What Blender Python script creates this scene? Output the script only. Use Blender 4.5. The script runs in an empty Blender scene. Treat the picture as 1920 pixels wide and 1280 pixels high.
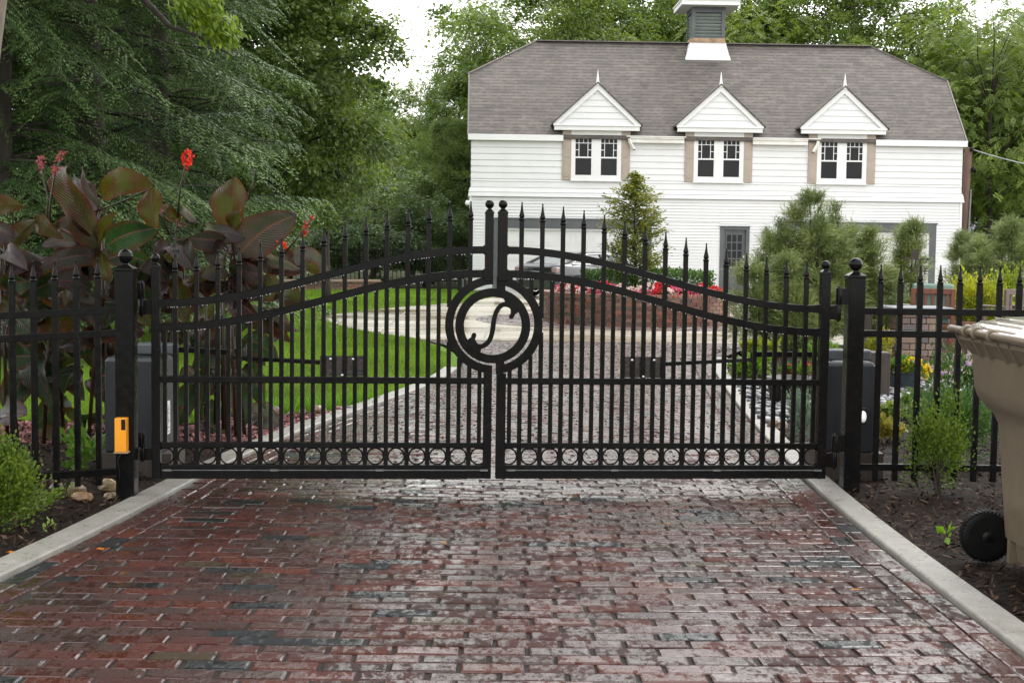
import bpy, math, random
import numpy as np
from mathutils import Vector, Matrix
R = math.radians
SC = bpy.context.scene
COL = SC.collection
rng = np.random.default_rng(7)
random.seed(7)

# ------------------------------------------------------------------ camera
FPX = 2600.0
EYE = Vector((0, 0, 1.45))
CAMR = Matrix.Rotation(R(90 - 3.96), 3, 'X') @ Matrix.Rotation(R(0.72), 3, 'Z')
def ray(px, py):
    return CAMR @ Vector(((px - 960) / FPX, (640 - py) / FPX, -1.0))
def at(px, py, Y):
    d = ray(px, py); return EYE + d * (Y / d.y)
def gnd(px, py, z=0.0):
    d = ray(px, py); return EYE + d * ((z - EYE.z) / d.z)

# ------------------------------------------------------------------ tagging
def tag(o, label=None, cat=None, group=None, kind=None):
    if label: o['label'] = label
    if cat: o['category'] = cat
    if group: o['group'] = group
    if kind: o['kind'] = kind
    return o
def thing(name, label, cat, loc=(0, 0, 0), rz=0.0, group=None):
    o = bpy.data.objects.new(name, None); COL.objects.link(o)
    o.empty_display_size = .1
    o.location = loc; o.rotation_euler = (0, 0, rz)
    return tag(o, label, cat, group)
def copy_tree(o, parent=None):
    c = o.copy(); COL.objects.link(c)
    if parent is not None: c.parent = parent
    for ch in [k for k in o.children]: copy_tree(ch, c)
    return c

# ------------------------------------------------------------------ mesh builder
class MB:
    def __init__(s):
        s.v = []; s.f = []; s.c = []; s.sm = []
    def add(s, vs, fs, col=(1, 1, 1), smooth=False):
        b = len(s.v)
        s.v += [tuple(v) for v in vs]; s.c += [(col[0], col[1], col[2], 1.0)] * len(vs)
        for f in fs:
            s.f.append(tuple(i + b for i in f)); s.sm.append(smooth)
        return s
    def box(s, c, d, M=None, col=(1, 1, 1)):
        vs = []
        for z in (-.5, .5):
            for x, y in ((-.5, -.5), (.5, -.5), (.5, .5), (-.5, .5)):
                p = Vector((x * d[0], y * d[1], z * d[2]))
                if M is not None: p = M @ p
                vs.append(Vector(c) + p)
        return s.add(vs, [(3, 2, 1, 0), (4, 5, 6, 7), (0, 1, 5, 4), (1, 2, 6, 5), (2, 3, 7, 6), (3, 0, 4, 7)], col)
    def bx(s, x0, x1, y0, y1, z0, z1, col=(1, 1, 1)):
        return s.box(((x0 + x1) / 2, (y0 + y1) / 2, (z0 + z1) / 2), (abs(x1 - x0), abs(y1 - y0), abs(z1 - z0)), None, col)
    def bar(s, p0, p1, w, h, up=(0, 0, 1), col=(1, 1, 1)):
        p0 = Vector(p0); p1 = Vector(p1); a = (p1 - p0); L = a.length; a.normalize()
        side = a.cross(Vector(up)); side.normalize(); u = side.cross(a)
        M = Matrix((a, side, u)).transposed()
        return s.box((p0 + p1) / 2, (L, w, h), M, col)
    def tube(s, pts, r, n=8, col=(1, 1, 1), caps=True, closed=False, smooth=True):
        pts = [Vector(p) for p in pts]; m = len(pts)
        rr = r if isinstance(r, (list, tuple)) else [r] * m
        ref = Vector((0, 0, 1)); vs = []; pu = None
        for i, p in enumerate(pts):
            if closed: t = pts[(i + 1) % m] - pts[i - 1]
            else: t = pts[min(i + 1, m - 1)] - pts[max(i - 1, 0)]
            t.normalize()
            if pu is None:
                if abs(t.dot(ref)) > .95: ref = Vector((0, 1, 0))
                pu = t.cross(ref).normalized()
            pu = (pu - t * pu.dot(t)).normalized(); pv = t.cross(pu)
            for k in range(n):
                a = 2 * math.pi * k / n
                vs.append(p + (pu * math.cos(a) + pv * math.sin(a)) * rr[i])
        fs = []
        for i in range(m if closed else m - 1):
            j = (i + 1) % m
            for k in range(n):
                k2 = (k + 1) % n
                fs.append((i * n + k, i * n + k2, j * n + k2, j * n + k))
        if caps and not closed:
            fs.append(tuple(range(n - 1, -1, -1))); fs.append(tuple((m - 1) * n + k for k in range(n)))
        return s.add(vs, fs, col, smooth)
    def lathe(s, prof, c=(0, 0, 0), n=14, M=None, col=(1, 1, 1), smooth=True, a0=0.0):
        vs = []; fs = []; m = len(prof)
        for (r, z) in prof:
            for k in range(n):
                a = a0 + 2 * math.pi * k / n
                p = Vector((r * math.cos(a), r * math.sin(a), z))
                if M is not None: p = M @ p
                vs.append(Vector(c) + p)
        for i in range(m - 1):
            for k in range(n):
                k2 = (k + 1) % n
                fs.append((i * n + k, i * n + k2, (i + 1) * n + k2, (i + 1) * n + k))
        fs.append(tuple(range(n - 1, -1, -1))); fs.append(tuple((m - 1) * n + k for k in range(n)))
        return s.add(vs, fs, col, smooth)
    def ball(s, c, r, n=14, m=9, sc=(1, 1, 1), col=(1, 1, 1), jit=0.0, M=None):
        vs = []; fs = []
        for i in range(m + 1):
            th = math.pi * i / m
            for k in range(n):
                a = 2 * math.pi * k / n
                q = 1 + (random.uniform(-jit, jit) if jit else 0)
                if i in (0, m): q = 1
                p = Vector((math.sin(th) * math.cos(a) * sc[0], math.sin(th) * math.sin(a) * sc[1], math.cos(th) * sc[2])) * r * q
                if M is not None: p = M @ p
                vs.append(Vector(c) + p)
        for i in range(m):
            for k in range(n):
                k2 = (k + 1) % n
                fs.append(((i + 1) * n + k, (i + 1) * n + k2, i * n + k2, i * n + k))
        return s.add(vs, fs, col, True)
    def prism(s, poly, fn, t0, t1, col=(1, 1, 1)):
        """2D polygon extruded; fn(a,b,t) -> 3D"""
        n = len(poly)
        vs = [fn(a, b, t0) for a, b in poly] + [fn(a, b, t1) for a, b in poly]
        fs = [tuple(range(n - 1, -1, -1)), tuple(range(n, 2 * n))]
        for i in range(n):
            j = (i + 1) % n
            fs.append((i, j, n + j, n + i))
        return s.add(vs, fs, col)
    def strip(s, quads2d, fn, t0, t1, col=(1, 1, 1)):
        """list of (left,right) 2D pairs -> thick ribbon"""
        m = len(quads2d); vs = []
        for t in (t0, t1):
            for (l, r) in quads2d: vs += [fn(l[0], l[1], t), fn(r[0], r[1], t)]
        o = 2 * m; fs = []
        for i in range(m - 1):
            a = 2 * i
            fs += [(a, a + 1, a + 3, a + 2), (o + a + 2, o + a + 3, o + a + 1, o + a), (a, a + 2, o + a + 2, o + a), (a + 3, a + 1, o + a + 1, o + a + 3)]
        fs += [(1, 0, o, o + 1), (2 * m - 2, 2 * m - 1, o + 2 * m - 1, o + 2 * m - 2)]
        return s.add(vs, fs, col)
    def sections(s, secs, col=(1, 1, 1), smooth=False, caps=True):
        n = len(secs[0]); vs = [p for sec in secs for p in sec]; fs = []
        for i in range(len(secs) - 1):
            for k in range(n):
                k2 = (k + 1) % n
                fs.append((i * n + k, i * n + k2, (i + 1) * n + k2, (i + 1) * n + k))
        if caps:
            fs.append(tuple(range(n - 1, -1, -1))); fs.append(tuple((len(secs) - 1) * n + k for k in range(n)))
        return s.add(vs, fs, col, smooth)
    def build(s, name, mat, parent=None, origin=None, bevel=0.0, bseg=2, sharp=0):
        me = bpy.data.meshes.new(name)
        vs = s.v
        if origin is not None:
            ox, oy, oz = origin; vs = [(x - ox, y - oy, z - oz) for x, y, z in vs]
        me.from_pydata(vs, [], s.f)
        if mat is not None: me.materials.append(mat)
        me.polygons.foreach_set('use_smooth', s.sm)
        at_ = me.color_attributes.new('Col', 'FLOAT_COLOR', 'POINT')
        at_.data.foreach_set('color', np.array(s.c, dtype=np.float32).ravel())
        me.update()
        if sharp: me.set_sharp_from_angle(angle=R(sharp))
        o = bpy.data.objects.new(name, me); COL.objects.link(o)
        if parent is not None: o.parent = parent
        elif origin is not None: o.location = origin
        if bevel:
            b = o.modifiers.new('bevel', 'BEVEL'); b.width = bevel; b.segments = bseg; b.limit_method = 'ANGLE'; b.angle_limit = R(35)
        return o

def np_obj(name, V, Q, C, mat, parent=None, smooth=False, loc=None):
    me = bpy.data.meshes.new(name)
    V = np.asarray(V, np.float32); Q = np.asarray(Q, np.int32); k = Q.shape[1]
    me.vertices.add(len(V)); me.vertices.foreach_set('co', V.ravel())
    me.loops.add(Q.size); me.loops.foreach_set('vertex_index', Q.ravel())
    me.polygons.add(len(Q)); me.polygons.foreach_set('loop_start', np.arange(len(Q), dtype=np.int32) * k)
    me.polygons.foreach_set('use_smooth', np.full(len(Q), smooth))
    a = me.color_attributes.new('Col', 'FLOAT_COLOR', 'POINT')
    C = np.asarray(C, np.float32)
    if C.shape[1] == 3: C = np.hstack([C, np.ones((len(C), 1), np.float32)])
    a.data.foreach_set('color', C.ravel())
    me.materials.append(mat); me.update(calc_edges=True); me.validate()
    o = bpy.data.objects.new(name, me); COL.objects.link(o)
    if parent is not None: o.parent = parent
    if loc is not None: o.location = loc
    return o
def nrm(a): return a / (np.linalg.norm(a, axis=1, keepdims=True) + 1e-9)
def leaves(P, A, N, L, W, C, fold=0.0):
    """diamond leaves: base P, axis A, normal N"""
    A = nrm(A); B = nrm(np.cross(N, A)); Nn = np.cross(A, B)
    L = np.asarray(L).reshape(-1, 1) * np.ones((len(P), 1)); W = np.asarray(W).reshape(-1, 1) * np.ones((len(P), 1))
    mid = P + A * L * .45 - Nn * fold * W
    V = np.stack([P, mid + B * W * .5, P + A * L, mid - B * W * .5], 1).reshape(-1, 3)
    Q = np.arange(len(P) * 4).reshape(-1, 4)
    return V, Q, np.repeat(C, 4, axis=0)
def rdir(n, r=rng):
    return nrm(r.normal(size=(n, 3)))

# ------------------------------------------------------------------ materials
def nodes(name):
    m = bpy.data.materials.new(name); m.use_nodes = True
    nt = m.node_tree; nt.nodes.clear()
    out = nt.nodes.new('ShaderNodeOutputMaterial')
    return m, nt, out
def N(nt, t, **kw):
    n = nt.nodes.new(t)
    for k, v in kw.items():
        if k in n.inputs: n.inputs[k].default_value = v
        else: setattr(n, k, v)
    return n
def rgba(c): return (c[0], c[1], c[2], 1.0)
def ramp(nt, src, stops):
    r = nt.nodes.new('ShaderNodeValToRGB')
    el = r.color_ramp.elements
    while len(el) < len(stops): el.new(.5)
    for e, (p, c) in zip(el, stops):
        e.position = p; e.color = rgba(c) if isinstance(c, (tuple, list)) else (c, c, c, 1)
    nt.links.new(src, r.inputs[0]); return r
def mix(nt, fac, a, b, mode='MIX'):
    m = nt.nodes.new('ShaderNodeMix'); m.data_type = 'RGBA'; m.blend_type = mode
    for s_, v in ((m.inputs[0], fac), (m.inputs[6], a), (m.inputs[7], b)):
        if hasattr(v, 'links') or isinstance(v, bpy.types.NodeSocket): nt.links.new(v, s_)
        elif isinstance(v, (tuple, list)): s_.default_value = rgba(v)
        else: s_.default_value = v
    return m.outputs[2]
def noise(nt, scale, detail=4, rough=.6, vec=None):
    n = N(nt, 'ShaderNodeTexNoise', Scale=scale, Detail=detail, Roughness=rough)
    if vec is not None: nt.links.new(vec, n.inputs['Vector'])
    return n
def ocoord(nt, sc=None):
    t = N(nt, 'ShaderNodeTexCoord')
    if sc is None: return t.outputs['Object']
    mp = N(nt, 'ShaderNodeMapping'); mp.inputs['Scale'].default_value = sc
    nt.links.new(t.outputs['Object'], mp.inputs['Vector']); return mp.outputs[0]
def surf(name, c1, c2=None, scale=8.0, rough=(.4, .6), metal=0.0, bump=0.0, bscale=60.0, spec=.5, attr=False, coat=0.0, sc=None, stain=None, detail=5):
    m, nt, out = nodes(name)
    vec = ocoord(nt, sc)
    n1 = noise(nt, scale, detail, .6, vec)
    c2 = c2 or tuple(x * .75 for x in c1)
    f = ramp(nt, n1.outputs[0], [(.35, 0.0), (.65, 1.0)]).outputs[0]
    col = mix(nt, f, c1, c2)
    if attr:
        a = N(nt, 'ShaderNodeVertexColor', layer_name='Col')
        col = mix(nt, 1.0, col, a.outputs[0], 'MULTIPLY')
    if stain:
        n3 = noise(nt, stain[1], 4, .7, vec)
        col = mix(nt, ramp(nt, n3.outputs[0], [(stain[2], 0.0), (stain[3], 1.0)]).outputs[0], col, stain[0])
    p = N(nt, 'ShaderNodeBsdfPrincipled', Metallic=metal)
    p.inputs['Specular IOR Level'].default_value = spec
    p.inputs['Coat Weight'].default_value = coat
    p.inputs['Coat Roughness'].default_value = .08
    nt.links.new(col, p.inputs['Base Color'])
    n2 = noise(nt, scale * 2.3, 4, .65, vec)
    rr = ramp(nt, n2.outputs[0], [(.35, rough[0]), (.65, rough[1])])
    nt.links.new(rr.outputs[0], p.inputs['Roughness'])
    if bump:
        nb = noise(nt, bscale, 5, .7, vec)
        b = N(nt, 'ShaderNodeBump', Strength=bump, Distance=.01)
        nt.links.new(nb.outputs[0], b.inputs['Height']); nt.links.new(b.outputs[0], p.inputs['Normal'])
    nt.links.new(p.outputs[0], out.inputs[0]); return m
def leafmat(name, tr=.35, rough=.38, spec=.45, tint=(1.25, 1.3, .7)):
    m, nt, out = nodes(name)
    a = N(nt, 'ShaderNodeVertexColor', layer_name='Col')
    p = N(nt, 'ShaderNodeBsdfPrincipled', Roughness=rough); p.inputs['Specular IOR Level'].default_value = spec
    nt.links.new(a.outputs[0], p.inputs['Base Color'])
    t = N(nt, 'ShaderNodeBsdfTranslucent')
    nt.links.new(mix(nt, 1.0, a.outputs[0], tint, 'MULTIPLY'), t.inputs[0])
    mx = N(nt, 'ShaderNodeMixShader', Fac=tr)
    nt.links.new(p.outputs[0], mx.inputs[1]); nt.links.new(t.outputs[0], mx.inputs[2])
    nt.links.new(mx.outputs[0], out.inputs[0]); return m

M_ = {}
M_['leaf'] = leafmat('leaf_foliage', tr=.45, rough=.42, spec=.35, tint=(1.3, 1.3, .6))
M_['needle'] = leafmat('needle_foliage', tr=.22, rough=.5, spec=.3, tint=(1.1, 1.15, .8))
M_['petal'] = leafmat('petal', tr=.3, rough=.5, spec=.3, tint=(1, 1, 1))
M_['iron'] = surf('black_painted_iron', (.0035, .0035, .0038), (.006, .0055, .005), 9, (.16, .3), bump=.03, bscale=90, spec=.13)
M_['iron_wet'] = surf('wet_rusty_plate', (.032, .018, .012), (.012, .009, .008), 12, (.12, .3), bump=.15, bscale=40, spec=.6)
M_['steel'] = surf('bare_steel', (.55, .55, .55), (.4, .4, .42), 20, (.25, .4), metal=1.0)
M_['rod'] = surf('dull_grey_rod', (.16, .17, .17), (.1, .11, .11), 14, (.35, .5), metal=.3)
M_['drop'] = surf('water_bead', (.8, .82, .85), (.9, .9, .9), 10, (.03, .06), spec=1.0)
M_['opener'] = surf('dark_grey_housing', (.013, .016, .020), (.017, .020, .025), 5, (.28, .42), bump=.03, bscale=120)
M_['opener_light'] = surf('grey_housing_cap', (.07, .078, .088), (.09, .10, .11), 6, (.12, .25))  # paler grey puts the arm cover's wet reflection into its colour
M_['label'] = surf('paper_label', (.7, .7, .68), (.6, .6, .6), 20, (.4, .5))
M_['orange'] = surf('orange_yellow_plastic', (.72, .29, .012), (.62, .23, .01), 6, (.3, .45), bump=.03, bscale=150)
M_['blackplastic'] = surf('black_plastic', (.006, .006, .0065), (.010, .010, .010), 12, (.35, .5), bump=.05, spec=.15)
M_['white'] = surf('white_paint', (.66, .67, .68), (.61, .62, .63), 1.2, (.35, .5), bump=.02, bscale=60, stain=((.5, .48, .44), 2.2, .66, .8))
M_['trim'] = surf('white_trim_paint', (.7, .71, .72), (.66, .67, .67), 2.5, (.3, .45), stain=((.55, .52, .45), 3.0, .68, .8))
M_['gutter'] = surf('white_gutter', (.72, .72, .7), (.6, .59, .55), 3, (.3, .45))
M_['shutter'] = surf('tan_shutter', (.36, .30, .255), (.31, .26, .215), 3, (.45, .6))
M_['dgrey'] = surf('dark_grey_trim', (.06, .068, .075), (.085, .09, .095), 2.5, (.35, .5), bump=.05)
M_['louver'] = surf('pale_green_louver', (.3, .35, .32), (.22, .27, .25), 3, (.4, .5))
M_['rust'] = surf('rusty_flashing', (.5, .33, .2), (.2, .13, .08), 3, (.5, .6))
M_['garage'] = surf('garage_door_paint', (.68, .69, .68), (.64, .65, .64), 1.0, (.35, .5))
M_['bark'] = surf('bark', (.045, .035, .027), (.022, .018, .014), 3, (.8, .95), bump=.7, bscale=12, sc=(4, 4, .7))
M_['bark_pale'] = surf('pale_bark', (.22, .18, .14), (.12, .1, .08), 3, (.7, .9), bump=.6, bscale=14, sc=(4, 4, .7))
M_['pole'] = surf('weathered_pole', (.12, .065, .045), (.08, .045, .035), 3, (.7, .9), bump=.3, bscale=20, sc=(5, 5, .5))
M_['wire'] = surf('grey_cable', (.35, .36, .37), (.28, .28, .3), 5, (.4, .6))
M_['concrete'] = surf('kerb_concrete', (.27, .262, .238), (.21, .20, .178), 9, (.25, .45), bump=.45, bscale=80, stain=((.17, .16, .13), 4, .56, .78), sc=(1,1,1))
M_['stone'] = surf('field_stone', (.55, .55, .55), (.3, .27, .24), 9, (.25, .55), bump=.5, bscale=18, attr=True)
M_['pebble'] = surf('river_stone', (.5, .5, .52), (.33, .33, .34), 14, (.12, .3), attr=True)
M_['timber'] = surf('old_timber', (.05, .035, .025), (.03, .022, .017), 5, (.5, .7), bump=.5, bscale=20, sc=(6, 6, 1))
M_['redwood'] = surf('wet_red_wood', (.17, .05, .022), (.12, .035, .016), 6, (.2, .4), bump=.2, bscale=30)
M_['greywood'] = surf('weathered_grey_wood', (.17, .13, .11), (.12, .095, .08), 6, (.4, .6), bump=.2, bscale=30)
M_['cushion'] = surf('green_cushion', (.16, .24, .2), (.13, .2, .17), 8, (.7, .8))
M_['block'] = surf('paver_block', (.9, .9, .9), (.7, .68, .66), 12, (.35, .6), bump=.4, bscale=30, attr=True)
M_['potblue'] = surf('glazed_blue_pot', (.045, .06, .068), (.03, .042, .05), 6, (.25, .4))
M_['potdark'] = surf('dark_tub', (.012, .011, .011), (.025, .022, .02), 6, (.25, .4))
M_['tan'] = surf('tan_plastic', (.150, .120, .082), (.130, .104, .072), 4, (.32, .48), bump=.04, bscale=200, stain=((.10, .078, .054), 5, .66, .85))
M_['tanlid'] = surf('tan_lid_plastic', (.40, .36, .31), (.36, .32, .28), 4, (.06, .16), bump=.03, bscale=60, coat=.8)  # paler than the body: white sky reflection put into the lid's colour
M_['rubber'] = surf('black_rubber', (.004, .004, .004), (.006, .006, .006), 12, (.4, .6), bump=.1, spec=.12)
M_['carpaint'] = surf('charcoal_car_paint', (.02, .022, .027), (.025, .027, .032), 3, (.12, .2), metal=.3, coat=1.0)
M_['carglass'] = surf('car_glass', (.1, .12, .125), (.12, .14, .145), 1, (.02, .05), spec=1.0, coat=1)
M_['chrome'] = surf('chrome_trim', (.8, .8, .8), (.7, .7, .7), 5, (.08, .15), metal=1.0)
M_['lens'] = surf('tail_lens', (.16, .05, .05), (.3, .25, .25), 4, (.1, .2), coat=1)
M_['plate'] = surf('number_plate', (.35, .36, .38), (.3, .3, .33), 30, (.4, .5))
M_['vane'] = surf('rusty_black_iron', (.02, .012, .01), (.035, .018, .012), 20, (.5, .7))
M_['greyroof'] = surf('far_grey_roof', (.2, .21, .23), (.16, .17, .19), 3, (.6, .8))
M_['lanternglass'] = surf('lantern_glass', (.3, .31, .3), (.25, .26, .26), 3, (.1, .2), coat=.5)

# window glass: dark room behind a reflecting pane
M_['glass'] = surf('window_glass', (.008, .009, .011), (.016, .016, .018), .9, (.03, .06), spec=.16)

def brickmat(name, wet):
    m, nt, out = nodes(name)
    vec = ocoord(nt)
    a = N(nt, 'ShaderNodeVertexColor', layer_name='Col')
    n1 = noise(nt, 26, 6, .7, vec); n2 = noise(nt, 95, 5, .75, ocoord(nt, (1, .7, 1)))
    col = mix(nt, ramp(nt, n1.outputs[0], [(.3, .55), (.7, 1.15)]).outputs[0], (0, 0, 0), a.outputs[0], 'MIX')
    g = ramp(nt, n2.outputs[0], [(.3, .7), (.7, 1.2)])
    col = mix(nt, 1.0, a.outputs[0], g.outputs[0], 'MULTIPLY')
    g2 = ramp(nt, n1.outputs[0], [(.3, .75), (.7, 1.2)])
    col = mix(nt, 1.0, col, g2.outputs[0], 'MULTIPLY')
    p = N(nt, 'ShaderNodeBsdfPrincipled'); nt.links.new(col, p.inputs['Base Color'])
    b = N(nt, 'ShaderNodeBump', Distance=.004)
    nt.links.new(n2.outputs[0], b.inputs['Height'])
    if wet:
        # water film: mirror-like pools broken by the gritty, slightly wavy fired face
        film = noise(nt, 20, 8, .72, ocoord(nt, (1.1, .6, 1))); film.noise_dimensions = '4D'
        fw = N(nt, 'ShaderNodeMath', operation='MULTIPLY'); fw.inputs[1].default_value = 37.0; nt.links.new(a.outputs[1], fw.inputs[0]); nt.links.new(fw.outputs[0], film.inputs['W'])
        fo = N(nt, 'ShaderNodeMath', operation='MULTIPLY_ADD'); fo.inputs[1].default_value = .085; fo.inputs[2].default_value = -.0425; nt.links.new(a.outputs[1], fo.inputs[0])
        fs_ = N(nt, 'ShaderNodeMath', operation='ADD'); nt.links.new(fo.outputs[0], fs_.inputs[0]); nt.links.new(film.outputs[0], fs_.inputs[1])
        big = noise(nt, 2.2, 3, .5, ocoord(nt, (1, .6, 1)))
        sm = N(nt, 'ShaderNodeMath', operation='MULTIPLY_ADD'); sm.inputs[1].default_value = .25; nt.links.new(big.outputs[0], sm.inputs[0]); nt.links.new(fs_.outputs[0], sm.inputs[2])
        wav = noise(nt, 40, 3, .6, ocoord(nt, (.9, .6, 1)))
        rr = ramp(nt, sm.outputs[0], [(.60, .22), (.68, .55)]); nt.links.new(rr.outputs[0], p.inputs['Roughness'])
        bs = ramp(nt, sm.outputs[0], [(.55, .12), (.70, 1.0)]); nt.links.new(bs.outputs[0], b.inputs['Strength'])
        p.inputs['Specular IOR Level'].default_value = .12
        cw_ = ramp(nt, sm.outputs[0], [(.63, .9), (.667, .05)]); nt.links.new(cw_.outputs[0], p.inputs['Coat Weight'])
        cr_ = ramp(nt, sm.outputs[0], [(.48, .05), (.64, .15)]); nt.links.new(cr_.outputs[0], p.inputs['Coat Roughness'])
        b0 = N(nt, 'ShaderNodeBump', Distance=.008, Strength=.2); nt.links.new(wav.outputs[0], b0.inputs['Height'])
        bc = N(nt, 'ShaderNodeBump', Distance=.004); nt.links.new(n2.outputs[0], bc.inputs['Height']); nt.links.new(b0.outputs[0], bc.inputs['Normal'])
        cs_ = ramp(nt, sm.outputs[0], [(.5, .03), (.64, .4)]); nt.links.new(cs_.outputs[0], bc.inputs['Strength']); nt.links.new(bc.outputs[0], p.inputs['Coat Normal'])
        nt.links.new(b0.outputs[0], b.inputs['Normal'])
        p.inputs['Coat IOR'].default_value = 1.5
    else:
        b.inputs['Strength'].default_value = .6; p.inputs['Roughness'].default_value = .5
    nt.links.new(b.outputs[0], p.inputs['Normal'])
    nt.links.new(p.outputs[0], out.inputs[0]); return m
M_['brick_wet'] = brickmat('wet_paving_brick', True)
M_['brick'] = brickmat('planter_brick', False)
M_['grit'] = surf('joint_grit', (.008, .007, .006), (.030, .027, .024), 140, (.3, .7), bump=1.0, bscale=160, spec=.2)

def shingles():
    m, nt, out = nodes('asphalt_shingles')
    t = N(nt, 'ShaderNodeTexCoord'); sx = N(nt, 'ShaderNodeSeparateXYZ'); nt.links.new(t.outputs['Object'], sx.inputs[0])
    def brick(seed, w, c1, c2, mo):
        c = N(nt, 'ShaderNodeCombineXYZ'); ad = N(nt, 'ShaderNodeMath', operation='ADD'); ad.inputs[1].default_value = seed
        nt.links.new(sx.outputs[0], ad.inputs[0]); nt.links.new(ad.outputs[0], c.inputs[0])
        mu = N(nt, 'ShaderNodeMath', operation='MULTIPLY'); mu.inputs[1].default_value = 1.38
        nt.links.new(sx.outputs[2], mu.inputs[0]); nt.links.new(mu.outputs[0], c.inputs[1])
        b = N(nt, 'ShaderNodeTexBrick'); nt.links.new(c.outputs[0], b.inputs['Vector'])
        b.inputs['Color1'].default_value = rgba(c1); b.inputs['Color2'].default_value = rgba(c2); b.inputs['Mortar'].default_value = rgba(mo)
        b.inputs['Scale'].default_value = 1; b.inputs['Brick Width'].default_value = w; b.inputs['Row Height'].default_value = .15
        b.inputs['Mortar Size'].default_value = .004; b.inputs['Mortar Smooth'].default_value = .3; b.offset = .37; b.inputs['Bias'].default_value = 0
        return b
    b1 = brick(0, .34, (.128, .112, .101), (.070, .062, .057), (.05, .044, .040))
    b2 = brick(.13, .53, (.145, .126, .112), (.084, .077, .073), (.055, .05, .047))
    n = noise(nt, 1.6, 3, .6, t.outputs['Object'])
    col = mix(nt, .5, b1.outputs[0], b2.outputs[0])
    col = mix(nt, .5, col, ramp(nt, n.outputs[0], [(.3, (.6, .6, .62)), (.7, (1.2, 1.15, 1.12))]).outputs[0], 'MULTIPLY')
    # dragon-tooth tabs: each course's butt-edge shadow line painted in as broken dashes
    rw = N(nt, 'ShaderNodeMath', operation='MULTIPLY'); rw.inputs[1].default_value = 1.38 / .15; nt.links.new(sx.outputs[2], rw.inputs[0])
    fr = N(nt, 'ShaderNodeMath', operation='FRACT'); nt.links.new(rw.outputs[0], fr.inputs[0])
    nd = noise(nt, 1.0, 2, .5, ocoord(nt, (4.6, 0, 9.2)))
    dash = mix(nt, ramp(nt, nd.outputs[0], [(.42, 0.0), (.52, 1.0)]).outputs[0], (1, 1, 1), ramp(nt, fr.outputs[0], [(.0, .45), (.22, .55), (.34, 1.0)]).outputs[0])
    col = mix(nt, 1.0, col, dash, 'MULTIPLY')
    ng = noise(nt, 160, 3, .7, t.outputs['Object'])
    col = mix(nt, .45, col, ramp(nt, ng.outputs[0], [(.3, .5), (.7, 1.4)]).outputs[0], 'MULTIPLY')
    p = N(nt, 'ShaderNodeBsdfPrincipled', Roughness=.68); p.inputs['Specular IOR Level'].default_value = .4; nt.links.new(col, p.inputs['Base Color'])
    b = N(nt, 'ShaderNodeBump', Strength=.5, Distance=.02); nt.links.new(b1.outputs['Fac'], b.inputs['Height']); b.invert = True
    nt.links.new(b.outputs[0], p.inputs['Normal']); nt.links.new(p.outputs[0], out.inputs[0]); return m
M_['shingle'] = shingles()

def groundmat(name, stops, scale, bump, rough=.85, bscale=90, scale2=None):
    m, nt, out = nodes(name)
    vec = ocoord(nt); n = noise(nt, scale, 7, .7, vec)
    col = ramp(nt, n.outputs[0], stops).outputs[0]
    if scale2:
        n2 = noise(nt, scale2, 3, .5, vec)
        col = mix(nt, .6, col, ramp(nt, n2.outputs[0], [(.3, .6), (.7, 1.35)]).outputs[0], 'MULTIPLY')
    p = N(nt, 'ShaderNodeBsdfPrincipled', Roughness=rough); nt.links.new(col, p.inputs['Base Color'])
    nb = noise(nt, bscale, 6, .75, vec)
    p.inputs['Specular IOR Level'].default_value = .12
    b = N(nt, 'ShaderNodeBump', Strength=bump, Distance=.03); nt.links.new(nb.outputs[0], b.inputs['Height'])
    nt.links.new(b.outputs[0], p.inputs['Normal']); nt.links.new(p.outputs[0], out.inputs[0]); return m
M_['soil'] = groundmat('soil_ground', [(.3, (.03, .035, .015)), (.7, (.06, .07, .03))], 3, .5)
M_['mulch'] = groundmat('bark_mulch', [(.3, (.006, .004, .003)), (.52, (.018, .011, .008)), (.74, (.05, .03, .02))], 38, 1.0, .75, 50, 2.0)
M_['lawn'] = groundmat('lawn_turf', [(.3, (.075, .15, .014)), (.7, (.13, .23, .022))], 30, .8, .8, 120, .7)
M_['gravel'] = groundmat('red_gravel_bed', [(.3, (.10, .035, .035)), (.7, (.24, .11, .11))], 60, 1.0, .5, 60)
M_['road'] = groundmat('street_asphalt', [(.3, (.04, .04, .042)), (.7, (.06, .06, .062))], 40, .4, .5)
def pathmat():
    m, nt, out = nodes('wet_concrete_slab')
    vec = ocoord(nt); n = noise(nt, .45, 4, .55, ocoord(nt, (.6, 1.0, 1))); n2 = noise(nt, 25, 4, .7, vec)
    col = ramp(nt, n.outputs[0], [(.38, (.46, .43, .37)), (.5, (.4, .36, .28)), (.62, (.27, .21, .14))]).outputs[0]
    col = mix(nt, .5, col, ramp(nt, n2.outputs[0], [(.3, .75), (.7, 1.15)]).outputs[0], 'MULTIPLY')
    p = N(nt, 'ShaderNodeBsdfPrincipled'); nt.links.new(col, p.inputs['Base Color'])
    rr = ramp(nt, n.outputs[0], [(.35, .32), (.62, .1)]); nt.links.new(rr.outputs[0], p.inputs['Roughness'])
    b = N(nt, 'ShaderNodeBump', Strength=.12, Distance=.01); nt.links.new(n2.outputs[0], b.inputs['Height'])
    nt.links.new(b.outputs[0], p.inputs['Normal']); nt.links.new(p.outputs[0], out.inputs[0]); return m
M_['path'] = pathmat()
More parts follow.
